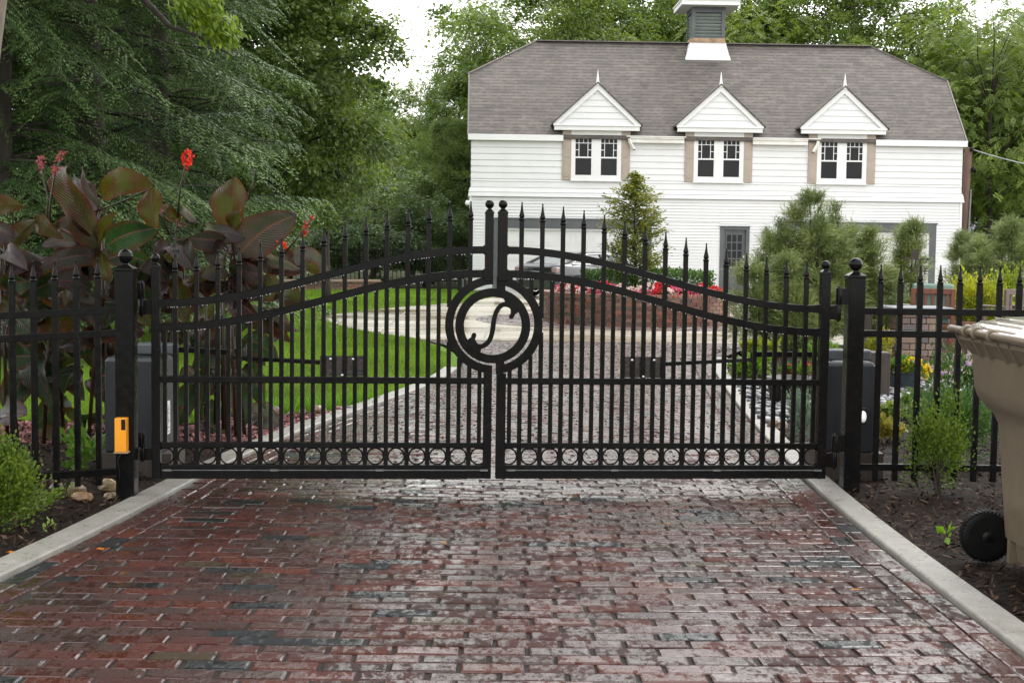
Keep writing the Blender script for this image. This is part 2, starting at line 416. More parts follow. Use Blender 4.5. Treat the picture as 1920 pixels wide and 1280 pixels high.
def cannamat():
    m, nt, out = nodes('canna_leaf')
    uv = N(nt, 'ShaderNodeUVMap', uv_map='uv'); sp = N(nt, 'ShaderNodeSeparateXYZ'); nt.links.new(uv.outputs[0], sp.inputs[0])
    # ribs slant from the midrib towards the tip
    ab = N(nt, 'ShaderNodeMath', operation='ABSOLUTE'); nt.links.new(sp.outputs[1], ab.inputs[0])
    ml = N(nt, 'ShaderNodeMath', operation='MULTIPLY_ADD'); ml.inputs[1].default_value = -.35
    nt.links.new(ab.outputs[0], ml.inputs[0]); nt.links.new(sp.outputs[0], ml.inputs[2])
    sn = N(nt, 'ShaderNodeMath', operation='MULTIPLY'); sn.inputs[1].default_value = 130; nt.links.new(ml.outputs[0], sn.inputs[0])
    si = N(nt, 'ShaderNodeMath', operation='SINE'); nt.links.new(sn.outputs[0], si.inputs[0])
    a = N(nt, 'ShaderNodeVertexColor', layer_name='Col')
    rib = ramp(nt, si.outputs[0], [(.0, .82), (.8, 1.08)])
    top = mix(nt, 1.0, a.outputs[0], rib.outputs[0], 'MULTIPLY')
    midr = ramp(nt, ab.outputs[0], [(.03, 1.0), (.07, 0.0)])
    edge = ramp(nt, ab.outputs[0], [(.62, 0.0), (.9, .45), (1.0, 1.0)])
    blot = noise(nt, 5, 4, .6, ocoord(nt)); top = mix(nt, ramp(nt, blot.outputs[0], [(.45, 0.0), (.68, .7)]).outputs[0], top, (.014, .024, .012))
    top = mix(nt, edge.outputs[0], top, (.05, .012, .008))
    top = mix(nt, midr.outputs[0], top, (.075, .03, .03))
    vec = ocoord(nt); n = noise(nt, 7, 3, .6, vec)
    und = mix(nt, ramp(nt, n.outputs[0], [(.4, 0.0), (.62, 1.0)]).outputs[0], (.034, .040, .006), (.044, .013, .006))
    und = mix(nt, .3, und, a.outputs[0]); und = mix(nt, 1.0, und, rib.outputs[0], 'MULTIPLY'); und = mix(nt, edge.outputs[0], und, (.06, .012, .007))
    ge = N(nt, 'ShaderNodeNewGeometry')
    col = mix(nt, ge.outputs['Backfacing'], top, und)
    p = N(nt, 'ShaderNodeBsdfPrincipled'); nt.links.new(col, p.inputs['Base Color'])
    rr = ramp(nt, noise(nt, 30, 4, .7, vec).outputs[0], [(.35, .14), (.65, .32)]); nt.links.new(rr.outputs[0], p.inputs['Roughness']); p.inputs['Specular IOR Level'].default_value = .22
    b = N(nt, 'ShaderNodeBump', Strength=.6, Distance=.004); nt.links.new(si.outputs[0], b.inputs['Height']); nt.links.new(b.outputs[0], p.inputs['Normal'])
    t = N(nt, 'ShaderNodeBsdfTranslucent'); nt.links.new(mix(nt, 1.0, col, (3.2, 4.0, 2.2), 'MULTIPLY'), t.inputs[0])
    mx = N(nt, 'ShaderNodeMixShader', Fac=.28)
    nt.links.new(p.outputs[0], mx.inputs[1]); nt.links.new(t.outputs[0], mx.inputs[2]); nt.links.new(mx.outputs[0], out.inputs[0]); return m
M_['canna'] = cannamat()

# ------------------------------------------------------------------ camera object, world, sun
cam = bpy.data.cameras.new('camera'); co = bpy.data.objects.new('camera', cam); COL.objects.link(co)
cam.sensor_width = 36; cam.lens = FPX / 1920 * 36; cam.clip_end = 2000; cam.clip_start = .05
co.matrix_world = Matrix.Translation(EYE) @ CAMR.to_4x4()
SC.camera = co
EXPOSURE = 1.42; SKY = .13; SUN = .5
SUN_EL, SUN_ROT = R(55), R(35)
w = bpy.data.worlds.new('World'); SC.world = w; w.use_nodes = True
nt = w.node_tree; bg = nt.nodes['Background']
sky = nt.nodes.new('ShaderNodeTexSky'); sky.sky_type = 'NISHITA'; sky.sun_disc = False
sky.sun_elevation = SUN_EL; sky.sun_rotation = SUN_ROT; sky.dust_density = 4.0; sky.air_density = 1.0; sky.ozone_density = 1.0
hs = nt.nodes.new('ShaderNodeHueSaturation'); hs.inputs['Saturation'].default_value = .12
nt.links.new(sky.outputs[0], hs.inputs['Color']); cl_ = nt.nodes.new('ShaderNodeMix'); cl_.data_type = 'RGBA'; cl_.inputs[0].default_value = .8   # closed cloud deck scatters the sky to an even white
nt.links.new(hs.outputs[0], cl_.inputs[6]); cl_.inputs[7].default_value = (9.0, 8.95, 8.85, 1)
nt.links.new(cl_.outputs[2], bg.inputs['Color']); bg.inputs['Strength'].default_value = SKY
sl = bpy.data.lights.new('sun', 'SUN'); sl.energy = SUN; sl.angle = R(40); sl.color = (1, .97, .93)
so = bpy.data.objects.new('sun', sl); COL.objects.link(so)
# sky rotation is measured clockwise from +Y: the veiled sun stands beyond the house, to the right
sd = Vector((math.sin(SUN_ROT) * math.cos(SUN_EL), math.cos(SUN_ROT) * math.cos(SUN_EL), math.sin(SUN_EL)))
so.rotation_euler = sd.to_track_quat('Z', 'Y').to_euler(); so.location = sd * 50
SC.view_settings.view_transform = 'Standard'; SC.view_settings.look = 'None'; SC.view_settings.gamma = 1.0; SC.view_settings.exposure = EXPOSURE
SC.cycles.max_bounces = 6; SC.cycles.transparent_max_bounces = 8; SC.cycles.use_denoising = True
# ================================================================== GROUND, DRIVEWAY
def flat(name, poly, z, mat, kind='structure', thick=0.0):
    b = MB(); n = len(poly)
    vs = [(p[0], p[1], z) for p in poly]
    if thick:
        vs += [(p[0], p[1], z - thick) for p in poly]
        fs = [tuple(range(n)), tuple(range(2 * n - 1, n - 1, -1))] + [((i + 1) % n, i, n + i, n + (i + 1) % n) for i in range(n)]
    else: fs = [tuple(range(n))]
    b.add(vs, fs); o = b.build(name, mat); return tag(o, kind=kind)
def inpoly(x, y, poly):
    x = np.asarray(x); y = np.asarray(y); c = np.zeros(x.shape, bool); n = len(poly)
    for i in range(n):
        x1, y1 = poly[i][0], poly[i][1]; x2, y2 = poly[i - 1][0], poly[i - 1][1]
        if y1 == y2: continue
        c ^= ((y1 > y) != (y2 > y)) & (x < (x2 - x1) * (y - y1) / (y2 - y1) + x1)
    return c
G2 = lambda px, py: (lambda p: (p.x, p.y))(gnd(px, py))
flat('ground', [(-300, -60), (300, -60), (300, 500), (-300, 500)], -.10, M_['soil'])
# driveway outline: left and right brick edges (metres), sampled along the drive
LE = [(-2.60, 2.5), (-2.42, 4.2), (-2.17, 5.8), (-2.00, 7.2), (-1.90, 8.5), (-1.66, 10.4), (-1.22, 12.4), (-.80, 14.3), (-.60, 16.3), (-.62, 18.0), (-.95, 20.0), (-1.3, 21.05)]
RE = [(1.95, 2.5), (1.87, 4.2), (1.85, 5.1), (1.82, 6.9), (1.85, 8.75), (1.94, 10.4), (2.06, 12.4), (2.2, 14.2), (2.42, 16.7), (2.75, 18.3), (3.3, 19.8), (4.2, 21.05)]
def lerp_edge(E, y):
    ys = [e[1] for e in E]; return np.interp(y, ys, [e[0] for e in E])
flat('driveway_bed', LE + RE[::-1], -.0085, M_['grit'])

PAL = [((.052, .0125, .0085), 5), ((.043, .012, .0095), 5), ((.036, .014, .0115), 6), ((.062, .0145, .008), 1.4), ((.032, .016, .0135), 4), ((.034, .021, .010), .6)]
PALW = np.array([p[1] for p in PAL]); PALW = PALW / PALW.sum()
DARK = (.008, .0095, .011)
def brick_col(r, pd=.065):
    if r.random() < pd: c = DARK
    else: c = PAL[r.choice(len(PAL), p=PALW)][0]
    q = r.uniform(.8, 1.2); return tuple(v * q for v in c) + (r.random(),)
def paver(V, F, C, cx, cy, hx, hy, ang, r, col, zb=0.0, depth=.014):
    """one brick with rounded arrises, slightly tilted"""
    ca, sa = math.cos(ang), math.sin(ang); b = len(V); tx, ty = r.normal(0, .006), r.normal(0, .012); dz = r.normal(0, .0016)
    hx += r.normal(0, .0016); hy += r.normal(0, .0012); ang_j = r.normal(0, .004)
    for (ins, z) in ((0, -depth), (.0, -.0062), (.0030, -.0022), (.0090, 0)):
        for sx, sy in ((-1, -1), (1, -1), (1, 1), (-1, 1)):
            x = sx * (hx - ins) + r.normal(0, .0011); y = sy * (hy - ins) + r.normal(0, .0009) + ang_j * x
            V.append((cx + x * ca - y * sa, cy + x * sa + y * ca, zb + z + dz + x * tx + y * ty)); C.append(col)
    for k in range(3):
        o = b + 4 * k
        for i in range(4):
            j = (i + 1) % 4; F.append((o + i, o + j, o + 4 + j, o + 4 + i))
    F.append((b + 12, b + 13, b + 14, b + 15))
def bow(x): return .010 * x + (.016 * x * x if x > 0 else .004 * x * x)
r = np.random.default_rng(3)
V = []; F = []; C = []
row = 0; y = 3.0
while y < 21.0:
    x0 = float(lerp_edge(LE, y + .05)) + .208; x1 = float(lerp_edge(RE, y + .05)) - .206
    off = (row % 2) * .119 + r.normal(0, .012) - 6.0
    k0 = int((x0 - off) / .238) - 1; x = off + k0 * .238
    while x < x1:
        a = max(x + .0065, x0); e = min(x + .238 - .0065, x1)
        if e - a > .03:
            pd = .075 if y < 9 else .05
            paver(V, F, C, (a + e) / 2, y + bow((a + e) / 2), (e - a) / 2, .0468, math.atan(.010 + (.032 if x > 0 else .008) * (a + e) / 2), r, brick_col(r, pd))
        x += .238
    row += 1; y += .0995
# two soldier courses along each kerb
for E, sg in ((LE, 1), (RE, -1)):
    for cidx in range(2):
        y = 2.9 + cidx * .11
        while y < 21.0:
            yy = y + .1; xe = float(lerp_edge(E, yy)); xe2 = float(lerp_edge(E, yy + .2))
            ang = math.atan2(.2, xe2 - xe)
            c = sg * (.053 + cidx * .1)
            paver(V, F, C, xe + c * math.sin(ang) + (xe2 - xe) * .0, yy, .0985, .047, ang, r, brick_col(r, .10))
            y += .208 * math.sin(ang)
def bricks_to_obj(name, V, F, C, mat):
    b = MB(); b.v = V; b.f = F; b.c = [(c[0], c[1], c[2], c[3] if len(c) > 3 else .5) for c in C]; b.sm = [False] * len(F)
    return b.build(name, mat)
tag(bricks_to_obj('driveway_paving', V, F, C, M_['brick_wet']), kind='structure')

# kerbs: real concrete edging standing 25 mm proud
def kerb(name, E, sg, y0, y1, wdt):
    pts = [e for e in E if y0 <= e[1] <= y1]
    ys = np.linspace(y0, y1, 60); b = MB(); secs = []
    xs = lerp_edge(E, ys)
    # smooth
    xs = np.convolve(np.pad(xs, 3, mode='edge'), np.ones(7) / 7, 'valid')
    for i, (x, y) in enumerate(zip(xs, ys)):
        j0, j1 = max(i - 1, 0), min(i + 1, len(ys) - 1)
        t = Vector((xs[j1] - xs[j0], ys[j1] - ys[j0], 0)).normalized(); n = Vector((t.y, -t.x, 0)) * sg
        p = Vector((x, y, 0)) + n * .004
        prof = [(0, -.09), (0, .012), (.004, .018), (.010, .021), (wdt - .01, .021), (wdt - .003, .017), (wdt, .008), (wdt, -.09)]
        secs.append([p + n * a + Vector((0, 0, z)) for a, z in prof])
    b.sections(secs, smooth=False); return tag(b.build(name, M_['concrete']), kind='structure')
kerb('kerb', LE, -1, 2.6, 16.2, .165)
kerb('kerb', RE, 1, 2.6, 18.2, .15)

# concrete walk and forecourt
WALK = [G2(590, 594), G2(650, 586), G2(700, 580), G2(850, 568), G2(900, 562.5), G2(935, 554), G2(960, 549.5)] + [(-.2, 43.45), (15.5, 44.2), (15.5, 38), (9, 30), (8, 25), (6.2, 21.1)] + [(-1.1, 21.1)] + [G2(780, 635), G2(740, 630), G2(700, 624.5), G2(640, 611)]
flat('concrete_path', WALK, .002, M_['path'], thick=.08)
jt = MB()
def joint(p0, p1):
    jt.bar((p0[0], p0[1], .003), (p1[0], p1[1], .003), .035, .006)
for yy in (24.2, 28.2, 33.0, 38.5): jt.bar((-3.2 if yy < 31 else -1.0, yy, .003), (6.3 if yy < 25 else .55, yy, .003), .03, .006)
joint(G2(715, 622), G2(765, 581)); joint(G2(905, 639), G2(945, 560))
tag(jt.build('path_joint', surf('slab_joint', (.2, .19, .16), None, 5)), kind='structure')  # slab joints as thin bars, darker than the concrete

# lawn
LAWN = [(-30, 11.0), G2(330, 792), G2(440, 778), G2(560, 772), G2(640, 766), G2(700, 752), (-1.15, 12.6), (-.8, 14.3), (-.62, 16.3), (-.65, 18), (-1.0, 20), (-1.4, 21.2), (-.2, 43.3), (-2, 46), (-30, 46)]
flat('lawn', LAWN, -.02, M_['lawn'])
DRV = LE + RE[::-1]
n = 150000
gy = rng.uniform(0, 1, n) ** 1.7 * 12 + 11.0; gx = rng.uniform(-6.5, .2, n)
n2 = 50000
gy = np.concatenate([gy, rng.uniform(20, 44, n2)]); gx = np.concatenate([gx, rng.uniform(-9, .2, n2)])
LX = lerp_edge(LE, gy) - .20
ok = inpoly(gx, gy, LAWN) & ~inpoly(gx, gy, WALK) & ~((gx > LX) & (gy < 21.1)); gx = gx[ok]; gy = gy[ok]; m = len(gx)
P = np.stack([gx, gy, np.full(m, -.02)], 1)
A = np.stack([rng.normal(0, .35, m), rng.normal(0, .35, m), np.ones(m)], 1)
Nn = np.stack([rng.normal(0, .4, m), -np.ones(m), np.zeros(m)], 1)
t = rng.uniform(0, 1, (m, 1)); pat = (.5 + .3 * np.sin(gx * 1.1 + np.sin(gy * .6) * 1.5) + .25 * np.sin(gx * 3.7 + 1.3 * np.sin(gy * 2.1)) + .2 * np.sin(gy * 1.9 + gx * .7)).reshape(-1, 1)
Cc = (1 - t) * np.array([.075, .15, .014]) + t * np.array([.175, .285, .034]); Cc = Cc * (.78 + .40 * pat)
far = np.clip((gy - 11) / 30, 0, 1)
V_, Q_, C_ = leaves(P, A, Nn, rng.uniform(.03, .065, m) * (1 + .6 * far), .007 + .012 * far, Cc)
tag(np_obj('grass', V_, Q_, C_, M_['leaf']), kind='stuff')
# longer unmown tufts along the stone edge
P = []; 
for px in np.linspace(330, 690, 70):
    q = gnd(px + random.uniform(-6, 6), np.interp(px, [330, 440, 560, 640, 690], [790, 777, 771, 765, 753]) - random.uniform(0, 10)); P += [(q.x + random.gauss(0, .04), q.y + random.gauss(0, .05), -.02) for _ in range(22)]
P = np.array(P); m = len(P)
A = np.stack([rng.normal(0, .4, m), rng.normal(-.2, .4, m), np.ones(m)], 1)
t = rng.uniform(0, 1, (m, 1)); Cc = (1 - t) * np.array([.05, .14, .012]) + t * np.array([.15, .3, .03])
V_, Q_, C_ = leaves(P, A, np.stack([rng.normal(0, .5, m), -np.ones(m), np.zeros(m)], 1), rng.uniform(.07, .17, m), .007, Cc)
tag(np_obj('long_grass', V_, Q_, C_, M_['leaf']), kind='stuff')

# mulch beds and gravel
def mulch(name, poly, seed, nch, keep):
    b = MB(); r = np.random.default_rng(seed)
    tag(flat(name, poly, -.012, M_['mulch']), kind='structure')
    xs = [p[0] for p in poly]; ys = [p[1] for p in poly]
    x = r.uniform(max(min(xs), -7), min(max(xs), 7), nch); y = r.uniform(0, 1, nch) ** 1.5 * (keep - min(ys)) + min(ys)
    ok = inpoly(x, y, poly); x = x[ok]; y = y[ok]; m = len(x)
    P = np.stack([x, y, np.abs(r.normal(0, .014, m)) - .010], 1)
    A = np.stack([r.normal(0, 1, m), r.normal(0, 1, m), r.normal(0, .4, m)], 1)
    Nn = np.stack([r.normal(0, .5, m), r.normal(0, .5, m), np.ones(m)], 1)
    t = r.uniform(0, 1, (m, 1)) ** 2
    Cc = (1 - t) * np.array([.008, .005, .004]) + t * np.array([.085, .05, .033])
    return leaves(P, A, Nn, r.uniform(.015, .08, m), r.uniform(.006, .02, m), Cc)
KL = lambda y: float(lerp_edge(LE, y)) - .168
KR = lambda y: float(lerp_edge(RE, y)) + .152
BEDL = [(-16, 2.6)] + [(KL(y), y) for y in (2.6, 4.2, 5.8, 7.2, 8.5, 10.0)] + [G2(395, 800), G2(330, 800), (-16, 11.2)]
BEDR = [(KR(y), y) for y in (2.6, 4.2, 5.1, 6.9, 8.75, 10.4, 12.4, 14.2, 16.7, 18.2)] + [(4.2, 21.0), (22, 24), (22, 2.6)]
l1 = mulch('mulch_bed', BEDL, 11, 34000, 11); l2 = mulch('mulch_bed', BEDR, 12, 60000, 19)
chipmat = leafmat('mulch_chip', tr=0.0, rough=.7, spec=.12)
tag(np_obj('mulch_chips', *l1, chipmat), kind='stuff'); tag(np_obj('mulch_chips', *l2, chipmat), kind='stuff')
GRAV = [G2(405, 838), G2(455, 838), G2(560, 806), G2(655, 770), G2(640, 768), G2(560, 774), G2(440, 781), G2(395, 792), G2(300, 800), (-3.8, 10.9), (-3.4, 10.4)]
GRAV2 = [(-8, 9.7), (-3.0, 9.9), (-2.75, 10.3), (-3.3, 11.05), (-8, 11.05)]
for g_ in (GRAV, GRAV2): flat('gravel_bed', g_, -.006, M_['gravel'])
xs = rng.uniform(-8, -.8, 26000); ys = rng.uniform(9.3, 12.8, 26000); ok = inpoly(xs, ys, GRAV) | inpoly(xs, ys, GRAV2); xs = xs[ok]; ys = ys[ok]; m = len(xs)
t = rng.uniform(0, 1, (m, 1)); Cc = (1 - t) * np.array([.13, .045, .045]) + t * np.array([.34, .17, .165])
V_, Q_, C_ = leaves(np.stack([xs, ys, np.full(m, .0)], 1), rdir(m) * [1, 1, .4], np.stack([rng.normal(0, .7, m), rng.normal(0, .7, m), np.ones(m)], 1), rng.uniform(.02, .05, m), rng.uniform(.015, .03, m), Cc)
tag(np_obj('red_gravel', V_, Q_, C_, chipmat), kind='stuff')

# ================================================================== GATE
A0 = at(285, 700, 7.93); A1 = at(1551, 700, 8.23)
GD = Vector((A1.x - A0.x, A1.y - A0.y, 0)); GW = GD.length; GD.normalize(); GYAW = math.atan2(GD.y, GD.x); GN = Vector((-GD.y, GD.x, 0))
O0 = Vector((A0.x, A0.y, 0))
def gp(px, py, off=0.0):
    d = ray(px, py); o = O0 + GN * off; t = (o - EYE).dot(GN) / d.dot(GN); p = EYE + d * t
    return (p - O0).dot(GD), p.z
sL = [gp(x, 700)[0] for x in (285, 301, 907, 922, 931.5, 947.5, 1534, 1551)]
zz = lambda ya, yb: (gp(600, ya)[1] + gp(1240, yb)[1]) / 2
ZB0 = zz(895.5, 896.5); ZB1 = zz(879, 880); ZR2b = zz(870, 871); ZR2t = zz(838.5, 840); ZR3b = ZR2t; ZR3t = zz(828, 829.5)
ZM0 = zz(718, 721); ZM1 = zz(706, 709)
ZAc = gp(910, 461)[1]; ZAc2 = gp(945, 462.5)[1]; ZAe = gp(301, 563)[1]; ZAe2 = gp(1536, 570)[1]
AC = (ZAc + ZAc2) / 2; AE = (ZAe + ZAe2) / 2
def arch(u): return AC + (AE - AC) * (1 - math.cos(math.pi * min(max(u, 0), 1))) / 2
RT = .044; LOW = gp(905, 461)[1] - gp(905, 505.5)[1]
ECX, ECZ = gp(926, 609); SC_ = gp(1017.5, 609)[0] - gp(835, 609)[0]; RO = SC_ / 2; PXM = RO / 91.0
SW = .028
def spear(b, x, y, z, s=1.0):
    b.lathe([(.0175 * s, 0), (.0175 * s, .014 * s)], (x, y, z), 8)
    b.lathe([(.010 * s, .014 * s), (.0155 * s, .022 * s), (.016 * s, .028 * s), (.0085 * s, .060 * s), (.0035 * s, .098 * s), (.0045 * s, .101 * s), (.0042 * s, .107 * s), (.001, .109 * s)], (x, y, z), 10)
def ballcap(b, x, y, z, r_, w_):
    b.lathe([(w_ * .74, 0), (w_ * .74, .012), (w_ * .66, .018), (w_ * .30, .030), (w_ * .26, .038)], (x, y, z), 4, a0=math.pi / 4, smooth=False)
    b.ball((x, y, z + .034 + r_ * .93), r_, 16, 10)
def gate(left):
    if left: inn0, inn1 = sL[1], sL[2]; org = sL[0]; sg = 1
    else: inn0, inn1 = sL[4] + (sL[5] - sL[4]), sL[6]; org = sL[7]; sg = -1
    loc = O0 + GD * org
    lab = ('left leaf of the black iron driveway gate, hinged beside the orange sensor' if left else 'right leaf of the black iron driveway gate, carrying the round S emblem')
    g = thing('gate_leaf', lab, 'gate', loc, GYAW, 'leaves of the driveway gate')
    X = lambda s: s - org
    inner = inn1 - inn0
    if left: u_of = lambda s: (inn1 - s) / inner
    else: u_of = lambda s: (s - inn0) / inner
    ir = M_['iron']
    # stiles
    hs0, hs1 = (sL[0], sL[1]) if left else (sL[6], sL[7])
    hx = X((hs0 + hs1) / 2); w_ = abs(hs1 - hs0)
    ztop = gp(293, 503)[1] if left else gp(1548, 515)[1]
    MB().box((hx, 0, (ZB0 + ztop) / 2), (w_, w_, ztop - ZB0)).build('hinge_stile', ir, g, bevel=.003)
    b = MB(); ballcap(b, hx, 0, ztop, .026, w_); b.build('ball_finial', ir, g)
    m0, m1 = (sL[2], sL[3]) if left else (sL[4], sL[5])
    mx = X((m0 + m1) / 2); zt = gp(915, 402)[1] if left else gp(940, 402)[1]
    b = MB(); zr = ECZ - RO * .985
    b.box((mx, 0, (ZB0 + zr) / 2), (w_ * 1.0, w_, zr - ZB0)); b.build('meeting_stile', ir, g, bevel=.003)
    b = MB(); zr2 = ECZ + RO * .90
    b.box((mx, 0, (zt + zr2) / 2), (w_, w_, zt - zr2)); b.build('meeting_stile', ir, g, bevel=.003)
    b = MB(); ballcap(b, mx, 0, zt, .026, w_); b.build('ball_finial', ir, g)
    a, e = X(inn0), X(inn1)
    # rails (hollow section look: each a bevelled bar)
    for nm, z0, z1, d in (('bottom_rail', ZB0, ZB1 - .001, .044), ('bottom_rail', ZB1 + .002, ZR2b, .040), ('lower_rail', ZR3b, ZR3t, .042), ('middle_rail', ZM0, ZM1, .042)):
        MB().bx(a, e, -d / 2, d / 2, z0, z1).build(nm, ir, g, bevel=.003)
    for nm, dz in (('arched_rail', 0), ('arched_rail', -LOW)):
        b = MB(); secs = []
        for i in range(41):
            s = inn0 + inner * i / 40; z = arch(u_of(s)) + dz
            secs.append([(X(s), -.021, z - RT), (X(s), .021, z - RT), (X(s), .021, z - .003), (X(s), .017, z), (X(s), -.017, z), (X(s), -.021, z - .003)])
        if left: secs = secs
        b.sections(secs[::-1]); b.build(nm, ir, g)
    # weld brackets at rail ends
    b = MB()
    for s in (inn0, inn1):
        for z in (arch(u_of(s)) - RT / 2, arch(u_of(s)) - LOW - RT / 2):
            b.box((X(s), 0, z), (.018, .05, RT + .012))
    b.build('rail_bracket', ir, g, bevel=.003)
    # pickets
    def spans(s, z0, z1, half):
        dx = abs(s - ECX); r_ = RO * .985
        if dx - half < r_ * .98:
            h = math.sqrt(max(r_ * r_ - dx * dx, 0))
            return [q for q in ((z0, ECZ - h), (ECZ + h, z1)) if q[1] - q[0] > .012]
        return [(z0, z1)]
    for k in range(31):
        f = (8 + 19.675 * k) / 606.3
        s = inn0 + inner * f if left else inn1 - inner * f
        tall = k % 2 == 1; u = u_of(s); half = .0128 if tall else .0118
        z1 = arch(u) + .152 if tall else arch(u) - LOW - RT + .004
        z0 = ZR2b - .004 if tall else ZR3t - .004
        for (p0, p1) in spans(s, z0, z1, half): pk = MB().box((X(s), 0, (p0 + p1) / 2), (half * 2, .026, p1 - p0)).build('picket', ir, g, bevel=.0015)
        if tall:
            b = MB(); spear(b, X(s), 0, z1); b.build('spear_finial', ir, pk)
        else:
            b = MB(); zc = (ZR2b + ZR2t) / 2; rr = .0475
            b.tube([(X(s) + math.cos(t) * rr, 0, zc + math.sin(t) * rr) for t in np.linspace(0, 2 * math.pi, 29)[:-1]], .0052, 6, closed=True)
            b.build('ring', ir, g)
    # wet glint along bottom channel, put in as a grey strip with spacers
    b = MB(); zl = ZB1
    b.bx(a + .01, e - .01, -.030, -.0222, zl - .0025, zl + .0015)
    for k in range(4):
        xx = a + (e - a) * (.01 + .327 * k); b.bx(xx, xx + .045, -.032, -.0222, zl - .006, zl + .004)
    b.build('glint_strip', M_['rod'], g)
    # emblem pieces
    fn = lambda p, q, t: (X(ECX) + p, t, ECZ + q)
    cut = X(gp(923.5, 609)[0]) - X(ECX) if left else X(gp(930.5, 609)[0]) - X(ECX)
    def arc(Ra, Rb, c):
        if left: aa, ab = math.acos(c / Ra), math.acos(c / Rb); A_ = np.linspace(0, 1, 61); return [((Ra * math.cos(aa + (2 * math.pi - 2 * aa) * t), Ra * math.sin(aa + (2 * math.pi - 2 * aa) * t)), (Rb * math.cos(ab + (2 * math.pi - 2 * ab) * t), Rb * math.sin(ab + (2 * math.pi - 2 * ab) * t))) for t in A_]
        aa, ab = math.acos(c / Ra), math.acos(c / Rb); return [((Ra * math.cos(-aa + 2 * aa * t), Ra * math.sin(-aa + 2 * aa * t)), (Rb * math.cos(-ab + 2 * ab * t), Rb * math.sin(-ab + 2 * ab * t))) for t in np.linspace(0, 1, 61)]
    b = MB(); b.strip(arc(RO, RO - 15.5 * PXM, cut), fn, -.016, .010); b.build('emblem_ring', ir, g, bevel=.0015)
    if not left:
        q = PXM; Ri = 70 * q; Rh = 54 * q; cz = -1.5 * q
        b = MB(); f2 = lambda p, q_, t: (X(ECX) - 2 * PXM + p, t, ECZ + cz + q_)
        A_ = np.linspace(0, 2 * math.pi, 73)
        b.strip([((Ri * math.cos(t), Ri * math.sin(t)), (Rh * math.cos(t), Rh * math.sin(t))) for t in A_], f2, -.016, .010)
        # tabs between the rings
        for z0, z1 in ((62, 82), (-84, -62)): b.bx(X(ECX) + 4.5 * q, X(ECX) + 20.5 * q, -.0155, .0095, ECZ + z0 * q, ECZ + z1 * q)
        b.build('emblem_ring', ir, g, bevel=.0015)
        k = q / 3.37
        S = [(108, -52), (119, -74), (116, -104), (98, -122), (66, -130), (40, -119), (17, -88), (2, -42), (-5, 8), (-13, 58), (-28, 98), (-56, 127), (-92, 137), (-116, 122), (-130, 92), (-124, 64)]
        W = [28, 28, 28, 29, 31, 29, 28, 29, 30, 29, 29, 30, 31, 29, 28, 29]
        def cr(P_, n=6):
            o = []
            for i in range(len(P_) - 1):
                p0, p1, p2, p3 = P_[max(i - 1, 0)], P_[i], P_[i + 1], P_[min(i + 2, len(P_) - 1)]
                for j in range(n):
                    t = j / n; o.append(tuple(.5 * (2 * b_ + (c_ - a_) * t + (2 * a_ - 5 * b_ + 4 * c_ - d_) * t * t + (3 * b_ - a_ - 3 * c_ + d_) * t ** 3) for a_, b_, c_, d_ in zip(p0, p1, p2, p3)))
            o.append(tuple(P_[-1])); return o
        pts = cr([(x, -y, w__) for (x, y), w__ in zip(S, W)])
        st = []
        for i, p in enumerate(pts):
            p0 = pts[max(i - 1, 0)]; p1 = pts[min(i + 1, len(pts) - 1)]
            tx, tz = p1[0] - p0[0], p1[1] - p0[1]; L_ = math.hypot(tx, tz) or 1; nx, nz = -tz / L_, tx / L_
            st.append((((p[0] + nx * p[2] / 2) * k, (p[1] + nz * p[2] / 2) * k), ((p[0] - nx * p[2] / 2) * k, (p[1] - nz * p[2] / 2) * k)))
        b = MB(); b.strip(st, fn, -.0155, .0095)
        for (x, y) in ((108, 52), (-124, -64)):
            b.prism([(x * k + math.cos(t) * 14 * k, y * k + math.sin(t) * 14 * k) for t in np.linspace(0, 2 * math.pi, 17)[:-1]], fn, -.0157, .0097)
        # webs that tie the letter to the ring
        b.prism([(60 * k, 168 * k), (84 * k, 176 * k), (160 * k, 98 * k), (150 * k, 78 * k), (132 * k, 70 * k), (112 * k, 92 * k), (92 * k, 116 * k), (70 * k, 138 * k)], fn, -.0153, .0093)
        b.prism([(-166 * k, -96 * k), (-146 * k, -80 * k), (-120 * k, -112 * k), (-98 * k, -132 * k), (-78 * k, -150 * k), (-84 * k, -172 * k), (-110 * k, -176 * k)], fn, -.0153, .0093)
        b.build('emblem_letter', ir, g, bevel=.001)
    else:
        x0, x1 = X(gp(924, 470)[0]), X(gp(930, 470)[0])
        MB().bx(x0, x1, .012, .020, gp(927, 540)[1], gp(927, 410)[1]).build('stop_strip', M_['rod'], g)
    # operator bracket plate with three bolts
    px = (600, 684, 667, 706) if left else (1163, 1246, 669, 709)
    x0, za = gp(px[0], px[3], .02); x1, zb = gp(px[1], px[2], .02)
    pl = MB().bx(X(x0), X(x1), .0165, .024, ZM1 + .002, zb).build('bracket_plate', M_['iron_wet'], g)
    for fx, fz in ((.24, .86), (.74, .86), (.5, .1)):
        b = MB(); b.ball((X(x0 + (x1 - x0) * fx), -.0145, za + (zb - za) * fz), .0085, 10, 6, (1, .6, 1)); b.build('bolt', M_['steel'], pl)
